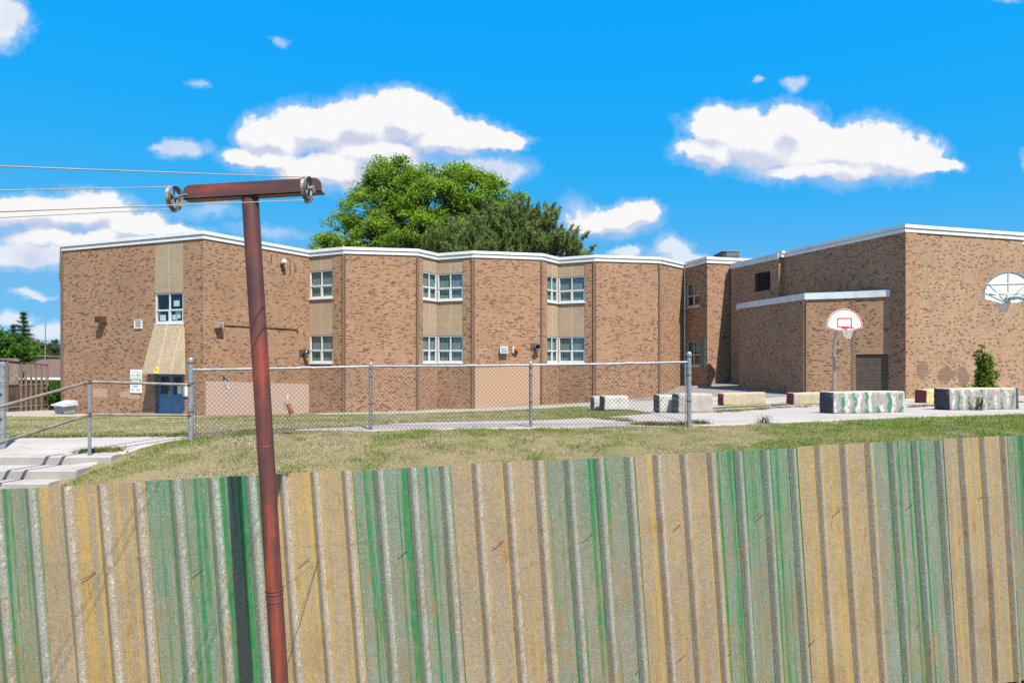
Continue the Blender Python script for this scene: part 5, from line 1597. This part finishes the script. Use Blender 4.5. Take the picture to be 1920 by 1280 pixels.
# ------------------------------------------------------------------ grit bin
p = ground_px(122, 777)
o = empty('grit_bin', (p[0], p[1], h1(*p))); o.rotation_euler = (0, 0, R(-24)); tag(o, 'pale grey plastic grit bin with sloping lid on the apron by the school corner', 'bin')
def hexa(m, B, T):
    for f in ([B[0], B[1], T[1], T[0]], [B[1], B[2], T[2], T[1]], [B[2], B[3], T[3], T[2]], [B[3], B[0], T[0], T[3]], T, B[::-1]): m.face(f)
part(o, 'body', M['grit_bin'], lambda m: hexa(m, [(-.36, -.24, .06), (.36, -.24, .06), (.36, .24, .06), (-.36, .24, .06)], [(-.43, -.30, .46), (.43, -.30, .46), (.43, .30, .46), (-.43, .30, .46)]), bevel=.02)
part(o, 'lid', M['bin_lid'], lambda m: hexa(m, [(-.50, -.40, .44), (.50, -.40, .40), (.50, .34, .44), (-.50, .34, .44)], [(-.48, -.38, .49), (.48, -.38, .49), (.45, .30, .68), (-.45, .30, .68)]), bevel=.015)
part(o, 'hasp', M['dark_metal'], lambda m: lbox(m, -.05, .05, -.345, -.31, .36, .44))
for x in (-.25, 0, .25): part(o, 'foot', M['grit_bin'], lambda m: lbox(m, x - .06, x + .06, -.24, .24, 0, .07))

# ------------------------------------------------------------------ neighbour's fence, house
nf = empty('boundary_fence', (0, 0, 0)); tag(nf, 'tall boundary fence of dark boards below and wire mesh with tan studs above', 'fence')
n0, n1v = at(-60, 766, 33.0), at(88, 761, 37.0)
n0 = Vector((n0.x, n0.y, 0)); n1v = Vector((n1v.x, n1v.y, 0))
sN = Seg(n0, n1v)
zb = h1(n1v.x, n1v.y) - .1
zmid = EYE - (722 - HOR) / F * 35; ztopL = EYE - (669 - HOR) / F * 34; ztopR = EYE - (684 - HOR) / F * 37
nbp = [sN.u(x) for x in (-58, -20, 12, 38, 47, 56.5, 66, 76.5, 87.5)]
for k, uu in enumerate(nbp):
    zt = ztopL + (ztopR - ztopL) * uu / sN.L
    gb = MB(); sN.box(gb, uu - .035, uu + .035, zb - .2, zt, .03, .10); gb.build('stud', M['wood_tan'], nf)
u_ = 0.0
k = 0
while u_ < sN.L - .05:
    gb = MB(); wdt = .15; sN.box(gb, u_, min(u_ + wdt - .012, sN.L), zb - .1, zmid - random.uniform(.03, .06), -.03, .0); gb.build('board', M['wood_dark'], nf); u_ += wdt; k += 1
for z in (zmid, zb + .4):
    gb = MB(); sN.box(gb, 0, sN.L, z - .03, z + .03, .0, .03); gb.build('rail', M['galv'], nf)
gb = MB(); gb.tube([sN.pt(0, ztopL, .08), sN.pt(sN.L, ztopR, .08)], .03, 6); gb.build('top_rail', M['wood_dark'], nf)
gb = MB()
for uu in np.arange(0.05, sN.L, .16):
    zt = ztopL + (ztopR - ztopL) * uu / sN.L
    gb.tube([sN.pt(uu, zmid, .01), sN.pt(uu, zt, .01)], .006, 3, 0, False)
for z in np.arange(zmid + .1, ztopL, .16):
    uu1 = sN.L if z < ztopR else max(.2, sN.L * (ztopL - z) / (ztopL - ztopR))
    gb.tube([sN.pt(0, z, .012), sN.pt(uu1, z, .012)], .006, 3, 0, False)
tag(gb.build('wire_mesh', M['galv_dark'], nf), kind='stuff')
def lattice_mat():
    m, t, b = new_mat('grey_stucco_screen')
    p_ = posc(t)
    n = t.noise(p_, 7.0, 6, 0.75)
    t.put(b.inputs['Base Color'], t.ramp(n, [(0.3, (0.10, 0.09, 0.08)), (0.5, (0.26, 0.235, 0.21)), (0.7, (0.42, 0.39, 0.36))]))
    b.inputs['Roughness'].default_value = .95
    bump(t, b, n, .6, .05)
    return m
gb = MB(); u1_ = sN.u(36); sN.box(gb, sN.u(-40), u1_ - .07, zmid + .04, ztopL - .06, .035, .06); gb.build('screen_panel', lattice_mat(), nf)
hs_ = empty('neighbour_house', (0, 0, 0)); tag(hs_, 'low grey house with brown hipped roof behind the boundary fence', 'house')
hx0, hx1, hy0, hy1 = -39.5, -28.5, 47, 55
ze = EYE - (707 - HOR) / F * 48; zr = EYE - (686 - HOR) / F * 50
gb = MB(); gb.box(((hx0 + hx1) / 2, (hy0 + hy1) / 2, ze / 2), (hx1 - hx0, hy1 - hy0, ze)); gb.build('wall', M['house_wall'], hs_)
gb = MB(); ov = .5
a4 = [Vector((hx0 - ov, hy0 - ov, ze)), Vector((hx1 + ov, hy0 - ov, ze)), Vector((hx1 + ov, hy1 + ov, ze)), Vector((hx0 - ov, hy1 + ov, ze))]
r1_, r2_ = Vector((hx0 + 3.2, (hy0 + hy1) / 2, zr + .5)), Vector((hx1 - 4.0, (hy0 + hy1) / 2, zr + .5))
gb.face([a4[0], a4[1], r2_, r1_]); gb.face([a4[1], a4[2], r2_]); gb.face([a4[2], a4[3], r1_, r2_]); gb.face([a4[3], a4[0], r1_]); gb.face(a4[::-1])
gb.build('roof', M['roof_tile'], hs_)
gb = MB(); gb.box(((hx0 + hx1) / 2, hy0 - ov - .04, ze - .06), (hx1 - hx0 + 2 * ov, .06, .16)); gb.build('gutter', M['fascia'], hs_)
gb = MB(); gb.box((-30.5, hy0 - .03, ze - 1.1), (1.4, .06, 1.0)); wn = gb.build('window', M['frame'], hs_)
gb = MB(); gb.box((-30.5, hy0 - .065, ze - 1.1), (1.2, .02, .8)); gb.build('pane', M['room'], wn)
o = empty('utility_mast', tuple(at(85, 760, 40))); o.location.z = .2; tag(o, 'thin bare metal aerial mast rising behind the boundary fence', 'mast')
mz = EYE + (675 - 612) / F * 40 + .2
part(o, 'mast', M['galv'], lambda m: m.tube([(0, 0, -.3), (0, 0, mz - .2)], .03, 6))
part(o, 'crossbar', M['galv'], lambda m: m.tube([(-.5, 0, 3.0), (.9, 0, 2.95)], .02, 5))

# ------------------------------------------------------------------ vegetation
def leaves_at(centers, n_each, spread, size, cols, flat=.65, upbias=.3, seed=1, drop=0.0):
    """leaf faces scattered in clumps; returns verts, faces, colours"""
    rg = np.random.default_rng(seed)
    C = np.repeat(np.asarray(centers, float), n_each, axis=0)
    N = len(C)
    d = rg.normal(size=(N, 3)); d /= np.linalg.norm(d, axis=1)[:, None]
    rad = rg.random(N) ** .5
    sp = np.repeat(np.broadcast_to(np.asarray(spread, float), (len(centers),)), n_each)
    P_ = C + d * (rad * sp)[:, None] * np.array([1, 1, flat])
    P_[:, 2] -= drop * rad
    nrm_ = d * .7 + rg.normal(size=(N, 3)) * .7; nrm_[:, 2] += upbias
    nrm_ /= np.linalg.norm(nrm_, axis=1)[:, None]
    t1 = np.cross(nrm_, rg.normal(size=(N, 3))); t1 /= np.linalg.norm(t1, axis=1)[:, None]
    t2 = np.cross(nrm_, t1)
    s = size * (.6 + .8 * rg.random(N))
    L = (t1 * s[:, None]); Wd = t2 * (s * .42)[:, None]
    fold = nrm_ * (s * .12)[:, None]
    V = np.stack([P_ - L * .5, P_ + Wd * .5 + fold, P_ + L * .5, P_ - Wd * .5 + fold], 1).reshape(-1, 3)
    Fc = np.arange(N * 4).reshape(-1, 4)
    cc = np.asarray(cols)
    clump = np.repeat(rg.random(len(centers)), n_each)
    mixv = np.clip(clump * .55 + rg.random(N) * .55, 0, 1)[:, None]
    col = cc[0] * (1 - mixv) + cc[1] * mixv
    col = col * (.85 + .3 * rg.random(N))[:, None]
    return V, Fc, np.repeat(col, 4, axis=0)

def limb(mb, p0, p1, r0, r1, bend=.12, n=6, seed=0):
    rg = random.Random(seed)
    p0 = Vector(p0); p1 = Vector(p1)
    L = (p1 - p0).length
    off = Vector((rg.uniform(-1, 1), rg.uniform(-1, 1), rg.uniform(-.2, 1))) * bend * L
    pts, rs = [], []
    for i in range(n + 1):
        f = i / n
        q_ = p0.lerp(p1, f) + off * math.sin(math.pi * f) + Vector((rg.uniform(-1, 1), rg.uniform(-1, 1), 0)) * .02 * L * (0 < i < n)
        pts.append(q_); rs.append(r0 + (r1 - r0) * f)
    mb.tube(pts, rs, 6, 0, False)
    return pts

def broad_tree(name, base, lobes, label, cols, n_clump=420, n_leaf=110, leaf=.34, clump_r=.95, trunk_r=.4, seed=1, group=None, inner=.35, fork=.4):
    """lobes: (centre, radii) ellipsoids that make up the crown"""
    rg = np.random.default_rng(seed)
    o = empty(name, base); tag(o, label, 'tree', group)
    inv = Vector(base)
    vol = np.array([l[1][0] * l[1][1] * l[1][2] for l in lobes]) ** (2 / 3); vol /= vol.sum()
    centers = []; owner = []
    for li, (c, r) in enumerate(lobes):
        k = max(6, int(n_clump * vol[li]))
        d = rg.normal(size=(k, 3)); d /= np.linalg.norm(d, axis=1)[:, None]
        rad = (inner + (1 - inner) * rg.random(k) ** .6)
        rad *= 1 + .16 * (rg.random(k) - .5)
        pts = np.array(c) + d * rad[:, None] * np.array(r)
        centers.append(pts); owner += [li] * k
    centers = np.concatenate(centers)
    mb = MB()
    zf = base[2] + (min(l[0][2] - l[1][2] for l in lobes) - base[2]) * .9
    trunk = limb(mb, (0, 0, -.3), Vector((.2, 0, zf - base[2])), trunk_r, trunk_r * .75, .02, 6, seed)
    tops = trunk[-1]
    for li, (c, r) in enumerate(lobes):
        tip = Vector(c) - inv + Vector((0, 0, r[2] * .1))
        pts = limb(mb, tops - Vector((0, 0, .1 * li % .8)), tip, trunk_r * .5, trunk_r * .14, .10, 7, seed + li)
        mine = [i for i in range(len(centers)) if owner[i] == li]
        for j, i in enumerate(mine):
            if j % 2 == 0: continue
            src = pts[3 + (j % 5)]
            limb(mb, src, Vector(centers[i]) - inv, trunk_r * .12, .012, .12, 4, seed * 7 + i)
    mb.build('trunk', M['bark'], o)
    V, Fc, Cc = leaves_at(centers - np.array(base), n_leaf, clump_r * (.7 + .6 * rg.random(len(centers))), leaf, cols, .6, .35, seed)
    fast_mesh('crown', V, Fc, M['leaf'], o, Cc)
    return o

TY = 57.0
def LB(px, py, rx, ry, Y=TY, rz=None):
    c = at(px, py + 6, Y)
    return ((c.x, c.y + random.uniform(-1, 1), c.z), (rx / F * Y, rx / F * Y * .8, (rz or ry) / F * Y))
bx = at(800, 700, TY)
broad_tree('leafy_tree', (bx.x, TY, .4),
    [LB(745, 345, 62, 50), LB(700, 385, 70, 50), LB(650, 440, 58, 42), LB(800, 370, 72, 52), LB(870, 350, 64, 48), LB(905, 385, 48, 50), LB(780, 430, 80, 45), LB(720, 450, 70, 40), LB(860, 420, 70, 45), LB(735, 318, 38, 28), LB(870, 322, 36, 24), LB(978, 380, 17, 20), LB(925, 345, 22, 26), LB(622, 462, 34, 22), LB(800, 320, 40, 22), LB(690, 330, 14, 14), LB(905, 330, 16, 16), LB(668, 362, 16, 14), LB(606, 448, 14, 10), LB(945, 372, 18, 16)],
    'big bright green leafy tree rising behind the middle of the school', [(0.10, 0.215, 0.02), (0.35, 0.50, 0.06)], 880, 84, .235, .74, .42, 11, None, .55)

def needle_clumps(tips, dirs, n, length, cols, seed, fan=.55, width=.05):
    rg = np.random.default_rng(seed)
    T_ = np.repeat(np.asarray(tips, float), n, axis=0); D_ = np.repeat(np.asarray(dirs, float), n, axis=0)
    N = len(T_)
    d = D_ + rg.normal(size=(N, 3)) * fan; d /= np.linalg.norm(d, axis=1)[:, None]
    off = (rg.random(N) - .75)[:, None] * D_ * length * 1.5
    P0 = T_ + off
    L = length * (.6 + .6 * rg.random(N))[:, None]
    w = np.cross(d, rg.normal(size=(N, 3))); w /= np.linalg.norm(w, axis=1)[:, None]
    V = np.stack([P0 - w * width, P0 + w * width, P0 + d * L], 1).reshape(-1, 3)
    Fc = np.arange(N * 3).reshape(-1, 3)
    cc = np.asarray(cols); cl_ = np.repeat(rg.random(len(tips)), n)
    mx = np.clip(.6 * cl_ + .5 * rg.random(N), 0, 1)[:, None]
    col = (cc[0] * (1 - mx) + cc[1] * mx) * (.8 + .4 * rg.random(N))[:, None]
    return V, Fc, np.repeat(col, 3, axis=0)

def pine_tree(name, base, lobes, label, cols, n_tip, needle, seed, width=.05, n_each=34):
    rg = np.random.default_rng(seed)
    o = empty(name, base); tag(o, label, 'tree')
    tips, dirs = [], []
    tot = sum(l[1][0] * l[1][2] for l in lobes)
    mb = MB(); inv = Vector(base)
    zt = max(l[0][2] for l in lobes) - base[2]
    limb(mb, (0, 0, -.3), (0, 0, zt), .35, .08, .01, 6, seed)
    for li, (c, r) in enumerate(lobes):
        l_share = r[0] * r[2] / tot
        k = max(4, int(n_tip * l_share))
        d = rg.normal(size=(k, 3)); d[:, 2] = np.abs(d[:, 2]) * .9 - .3; d /= np.linalg.norm(d, axis=1)[:, None]
        ends = np.array(c) + d * np.array(r) * (.55 + .5 * rg.random(k) ** .5)[:, None] - np.array(base)
        src = Vector((0, 0, max(1.0, (c[2] - base[2]) * .7)))
        pts_ = limb(mb, src, Vector(c) - inv, .16, .05, .08, 6, seed + li)
        for j in range(k):
            limb(mb, pts_[2 + j % 5], Vector(ends[j]), .045, .015, .1, 3, seed + li * 31 + j)
            ax = d[j] * np.array([.6, .6, .3]) + np.array([0, 0, .62]) + rg.normal(size=3) * .12
            ax /= np.linalg.norm(ax)
            L = .75 + .6 * rg.random()
            for f in np.linspace(0, 1, 7):     # a plume of shoots
                sidev = rg.normal(size=3) * .22 * (1.15 - f)
                tips.append(ends[j] + ax * L * f + sidev)
                dd = ax + rg.normal(size=3) * .30; dirs.append(dd / np.linalg.norm(dd))
    mb.build('trunk', M['bark'], o)
    tips = np.array(tips); dirs = np.array(dirs)
    V, Fc, Cc = needle_clumps(tips, dirs, n_each, needle, cols, seed, .5, width)
    fast_mesh('crown', V, Fc, M['needle'], o, Cc)
    return o
PYY = 55.0
bx = at(950, 700, PYY)
def PB(px, py, rx, ry): return LB(px, py, rx, ry, PYY)
pine_tree('pine_tree', (bx.x, PYY, .5), [PB(940, 420, 42, 32), PB(900, 440, 48, 30), PB(985, 428, 42, 36), PB(1015, 420, 24, 32), PB(860, 455, 42, 25), PB(830, 468, 34, 18), PB(1030, 455, 42, 28), PB(1060, 468, 30, 18), PB(950, 470, 90, 34), PB(1088, 474, 11, 9), PB(900, 490, 80, 28), PB(1020, 490, 70, 25)],
    'dark green bushy pine behind the school roof, right of the leafy tree', [(0.07, 0.12, 0.03), (0.35, 0.42, 0.16)], 430, .36, 21, .03, 42)

def spruce(name, base, height, radius, label, cols, seed, n_layer=16, needle=.35, width=.03, dens=1.0, group=None, power=1.0):
    rg = np.random.default_rng(seed)
    o = empty(name, base); tag(o, label, 'tree', group)
    mb = MB(); mb.tube([(0, 0, -.3), (0, 0, height * .5), (0, 0, height)], [radius * .09, radius * .06, .02], 6)
    tips, dirs = [], []
    for i in range(n_layer):
        f = i / (n_layer - 1)
        z = height * (.08 + .92 * f)
        rr = radius * (1 - f) ** power * (.8 + .35 * rg.random()) + .08
        nb = max(5, int(11 * (1 - f) + 4))
        for k in range(nb):
            a_ = 2 * math.pi * (k + rg.random() * .7) / nb
            L = rr * (.75 + .4 * rg.random())
            e = np.array([math.cos(a_) * L, math.sin(a_) * L, -L * .12 + L * .1 * rg.random()])
            mb.tube([(0, 0, z), (e[0] * .6, e[1] * .6, z + e[2] * .4 - .05 * L), (e[0], e[1], z + e[2])], [.035, .02, .008], 4, 0, False)
            m_ = max(3, int(L * 7 * dens))
            for j in range(m_):
                g_ = (j + 1) / m_
                tips.append((e[0] * g_, e[1] * g_, z + e[2] * g_)); dirs.append((math.cos(a_) * .8, math.sin(a_) * .8, .35))
    mb.build('trunk', M['bark'], o)
    V, Fc, Cc = needle_clumps(tips, dirs, 12, needle, cols, seed, .8, width)
    fast_mesh('crown', V, Fc, M['needle'], o, Cc)
    return o
def sp(px, py_tip, Y, r, lab, cols, seed, **kw):
    c = at(px, py_tip, Y); g_ = .2
    return spruce('spruce_tree', (c.x, Y, g_), c.z - g_, r, lab, cols, seed, **kw)
GRP = 'background trees at the left edge'
sp(44, 588, 66, 2.3, 'tall slim dark spruce behind the boundary fence', [(0.02, 0.055, 0.02), (0.05, 0.10, 0.035)], 31, group=GRP, n_layer=18)
sp(25, 612, 66, 1.6, 'shorter dark spruce left of the tall slim one', [(0.02, 0.055, 0.02), (0.05, 0.10, 0.035)], 32, group=GRP, n_layer=16)
sp(103, 640, 58, 2.6, 'blue-grey spruce against the left corner of the school', [(0.04, 0.075, 0.075), (0.12, 0.18, 0.19)], 33, group=GRP, n_layer=16, dens=1.3, power=.6)
b1 = at(5, 760, 50)
broad_tree('leafy_tree', (b1.x, 50, .3), [LB(0, 640, 36, 28, 50), LB(30, 652, 32, 24, 50), LB(-30, 632, 40, 36, 50), LB(10, 682, 44, 24, 50)], 'vivid green low tree at the far left above the fence', [(0.045, 0.13, 0.015), (0.13, 0.27, 0.03)], 150, 70, .30, .8, .2, 41, GRP)
b1 = at(60, 760, 54)
broad_tree('leafy_tree', (b1.x, 54, .3), [LB(58, 656, 28, 24, 54), LB(80, 664, 18, 18, 54), LB(42, 650, 18, 20, 54), LB(62, 684, 32, 20, 54)], 'olive brown tree between the vivid green tree and the blue spruce', [(0.07, 0.09, 0.02), (0.15, 0.15, 0.04)], 130, 70, .30, .8, .2, 42, GRP)

def bush(name, loc, h_, w, label, cols, seed, n_stem=9, leaf=.09, n_leaf=1800, spiky=True, cat='bush'):
    rg = np.random.default_rng(seed)
    o = empty(name, loc); tag(o, label, cat)
    mb = MB(); cents = []
    for k in range(n_stem):
        a_ = 2 * math.pi * k / n_stem + rg.random()
        lean = w * (.15 + .85 * rg.random())
        hh = h_ * (1 - .55 * (lean / w) * rg.random()) * (.75 + .25 * rg.random())
        tip = Vector((math.cos(a_) * lean * .6, math.sin(a_) * lean * .5, hh))
        pts = limb(mb, (math.cos(a_) * .04, math.sin(a_) * .04, -.05), tip, .016, .005, .06, 6, seed * 3 + k)
        for i in range(1, 7):
            for _ in range(3):
                q_ = pts[i - 1].lerp(pts[i], rg.random()); cents.append((q_.x + rg.normal() * .05, q_.y + rg.normal() * .05, q_.z))
    mb.build('stems', M['bark'], o)
    cents = np.array(cents); ne = max(3, int(n_leaf / len(cents)))
    rad = .06 + .12 * np.clip(1 - cents[:, 2] / h_, 0, 1) * (w / .6)
    V, Fc, Cc = leaves_at(cents, ne, rad, leaf, cols, 1.0, .5, seed)
    fast_mesh('foliage', V, Fc, M['leaf'], o, Cc)
    return o
p = XY(1846, 20.6)
bush('wild_bush', (p[0], p[1], h1(*p)), 2.05, .62, 'upright bright green bush growing behind the rightmost striped block', [(0.06, 0.13, 0.012), (0.20, 0.28, 0.03)], 57, 19, .09, 5600)
p = XY(1826, 20.2)
bush('weed', (p[0] - .15, p[1], h1(*p)), .75, .55, 'low leafy weeds at the foot of the bright green bush', [(0.05, 0.11, 0.015), (0.13, 0.2, 0.03)], 52, 8, .08, 900, cat='weed')
p = XY(1837, 18.55)
bush('weed', (p[0], p[1], h1(*p)), .48, .22, 'thin weed against the front of the rightmost striped block', [(0.07, 0.11, 0.02), (0.18, 0.2, 0.06)], 53, 6, .05, 260, cat='weed')
p = G(1433, 795)
bush('weed', (p[0], p[1], h1(*p)), .17, .12, 'little weed on the grass edge left of the near striped block', [(0.07, 0.11, 0.02), (0.18, 0.2, 0.05)], 54, 6, .035, 160, cat='weed')
p = G(1316, 797)
bush('weed', (p[0], p[1], h1(*p)), .09, .22, 'low weed tuft beside the right fence post', [(0.07, 0.12, 0.02), (0.2, 0.22, 0.05)], 55, 8, .04, 260, cat='weed')
for (px0, Yb, lab, sd_) in ((103, 37.5, 'dense green hedge bush filling the gap at the school corner', 61),):
    c = at(px0, 760, Yb)
    o = empty('hedge_bush', (c.x, Yb, h1(c.x, Yb))); tag(o, lab, 'bush')
    mb = MB(); limb(mb, (0, 0, -.1), (0, 0, 1.0), .06, .02, .05, 4, 3); mb.build('stems', M['bark'], o)
    rg = np.random.default_rng(sd_); k = 130
    cents = np.stack([(rg.random(k) - .5) * 1.5, (rg.random(k) - .5) * 1.2, .1 + rg.random(k) * 1.35], -1)
    V, Fc, Cc = leaves_at(cents, 40, .28, .13, [(0.04, 0.11, 0.015), (0.12, 0.24, 0.03)], .9, .4, sd_)
    fast_mesh('foliage', V, Fc, M['leaf'], o, Cc)
c = at(50, 705, 36.3)
bush('creeper', (c.x, 36.0, .5), 2.25, .8, 'leafy branch poking through the mesh of the boundary fence', [(0.06, 0.12, 0.02), (0.15, 0.22, 0.04)], 62, 5, .16, 420, cat='plant')

# ------------------------------------------------------------------ grass
def in_poly(px, py, poly):
    x = poly[:, 0]; y = poly[:, 1]; x2 = np.roll(x, -1); y2 = np.roll(y, -1)
    res = np.zeros(len(px), bool)
    for i in range(len(x)):
        c_ = (y[i] > py) != (y2[i] > py)
        if not c_.any(): continue
        xin = (x2[i] - x[i]) * (py - y[i]) / (y2[i] - y[i] + 1e-12) + x[i]
        res ^= c_ & (px < xin)
    return res
WX = [p.x for p in (A0, B0, C0, D0, E0, F0, G0, H0, I0, J0, K0, L0)]; WY = [p.y for p in (A0, B0, C0, D0, E0, F0, G0, H0, I0, J0, K0, L0)]
def grass(name, x0, x1, y0, y1, n, length, width, label, seed, tall=1.0, mask=None):
    rg = np.random.default_rng(seed)
    X = rg.uniform(x0, x1, n); Y = rg.uniform(y0, y1, n)
    keep = np.ones(n, bool)
    for pol in PAVED: keep &= ~in_poly(X, Y, pol)
    keep &= Y < np.interp(X, WX, WY) - .15
    keep &= ~((X < -6.2) & (Y < 11.05) & (X < -6.35 - (10.65 - Y) * .6))
    keep &= np.abs(X / Y) < .80
    if mask is not None: keep &= mask(X, Y)
    X = X[keep]; Y = Y[keep]; n = len(X)
    Zg = hgt(X, Y) + .0
    green = .55 * vnoise(X, Y, .55, 11) + .45 * vnoise(X, Y, 1.9, 12) + .25 * (vnoise(X, Y, 5.0, 13) - .5)
    green += np.interp(X, [-20, -6, 0, 3, 8, 16], [-.03, -.03, -.01, .08, .26, .34])
    green += np.where((Y > 14) & (Y < 24) & (X > 2), .25, 0)
    # some bare spots
    bare = vnoise(X, Y, 1.3, 15)
    ok = rg.random(n) < np.clip(1.25 - 1.5 * np.clip(bare - .55, 0, 1) * np.where(green < .55, 1.6, .2), .2, 1)
    X, Y, Zg, green = X[ok], Y[ok], Zg[ok], green[ok]; n = len(X)
    g_ = np.clip((green - .50) / .13 + rg.normal(size=n) * .25, 0, 1)[:, None]
    dry = np.array([(0.43, 0.375, 0.25), (0.36, 0.31, 0.185), (0.50, 0.445, 0.32), (0.30, 0.245, 0.15)])[rg.integers(0, 4, n)]
    grn = np.array([(0.14, 0.205, 0.04), (0.19, 0.265, 0.05), (0.24, 0.29, 0.085)])[rg.integers(0, 3, n)]
    col = (dry * (1 - g_) + grn * g_) * (.55 + .6 * rg.random(n) + .30 * vnoise(X, Y, 6.0, 21))[:, None]
    a_ = rg.uniform(0, 2 * math.pi, n); clump = np.clip(vnoise(X, Y, 3.1, 19) + .6 * (vnoise(X, Y, 9.0, 20) - .5) - .35, 0, 1)
    ln = length * (.35 + .8 * rg.random(n)) * (.75 + .45 * g_[:, 0] + 1.1 * clump)
    lean = rg.uniform(.25, 1.1, n)
    dirx, diry = np.cos(a_), np.sin(a_)
    B = np.stack([X, Y, Zg - .01], -1)
    Wv = np.stack([-diry, dirx, np.zeros(n)], -1) * (width * (.7 + .6 * rg.random(n)))[:, None] * .5
    tip = B + np.stack([dirx * lean, diry * lean, np.ones(n) / (1 + lean * .4)], -1) * ln[:, None]
    V = np.stack([B - Wv, B + Wv, tip], 1).reshape(-1, 3)
    o = fast_mesh(name, V, np.arange(n * 3).reshape(-1, 3), M['grass'], None, np.repeat(col, 3, axis=0))
    return tag(o, label, 'grass', None, 'stuff')
grass('bank_grass', -8.5, 15, 8.2, 14.2, 480000, .046, .009, 'dry straw-coloured grass with green patches on the bank behind the corrugated fence', 71)
grass('lawn_grass', -26, 5.5, 12.3, 36.5, 360000, .042, .018, 'dry mown lawn between the chain-link fence and the school', 72, mask=lambda X, Y: (Y > 13.0))
grass('court_verge_grass', 2.5, 16, 13.0, 19, 60000, .06, .014, 'greener grass strip along the near edge of the court', 73)
# weeds in the joints of the court
def tufts():
    rg = np.random.default_rng(81)
    X, Y = [], []
    rows = [((1110, 784), (1180, 792), 40), ((1190, 798), (1285, 799), 60), ((1335, 768), (1480, 760), 70), ((1330, 775), (1440, 768), 60), ((1290, 795), (1320, 797), 20), ((1700, 765), (1760, 762), 20), ((1880, 757), (1918, 755), 20), ((1420, 768), (1540, 762), 30), ((30, 822), (345, 820), 150), ((145, 851), (230, 848), 40)]
    for (p0, p1, k) in rows:
        for _ in range(k):
            f = rg.random(); c = G(p0[0] + (p1[0] - p0[0]) * f + rg.normal() * 2, p0[1] + (p1[1] - p0[1]) * f + rg.normal() * .7)
            m_ = 26
            X.append(c[0] + rg.normal(size=m_) * .06); Y.append(c[1] + rg.normal(size=m_) * .05)
    X = np.concatenate(X); Y = np.concatenate(Y); n = len(X)
    Zg = hgt(X, Y) + .015
    a_ = rg.uniform(0, 2 * math.pi, n); ln = .06 * (.5 + rg.random(n)); lean = rg.uniform(.2, 1.2, n)
    B = np.stack([X, Y, Zg], -1)
    Wv = np.stack([-np.sin(a_), np.cos(a_), np.zeros(n)], -1) * .009
    tip = B + np.stack([np.cos(a_) * lean, np.sin(a_) * lean, np.ones(n)], -1) * ln[:, None]
    V = np.stack([B - Wv, B + Wv, tip], 1).reshape(-1, 3)
    m_ = rg.random(n)[:, None]
    col = np.array([(0.13, 0.17, 0.04)]) * m_ + np.array([(0.30, 0.27, 0.12)]) * (1 - m_)
    o = fast_mesh('joint_weeds', V, np.arange(n * 3).reshape(-1, 3), M['grass'], None, np.repeat(col, 3, axis=0))
    tag(o, 'thin lines of weeds in the joints of the concrete court and path', 'weeds', None, 'stuff')
tufts()
settle_albedo(0.80)
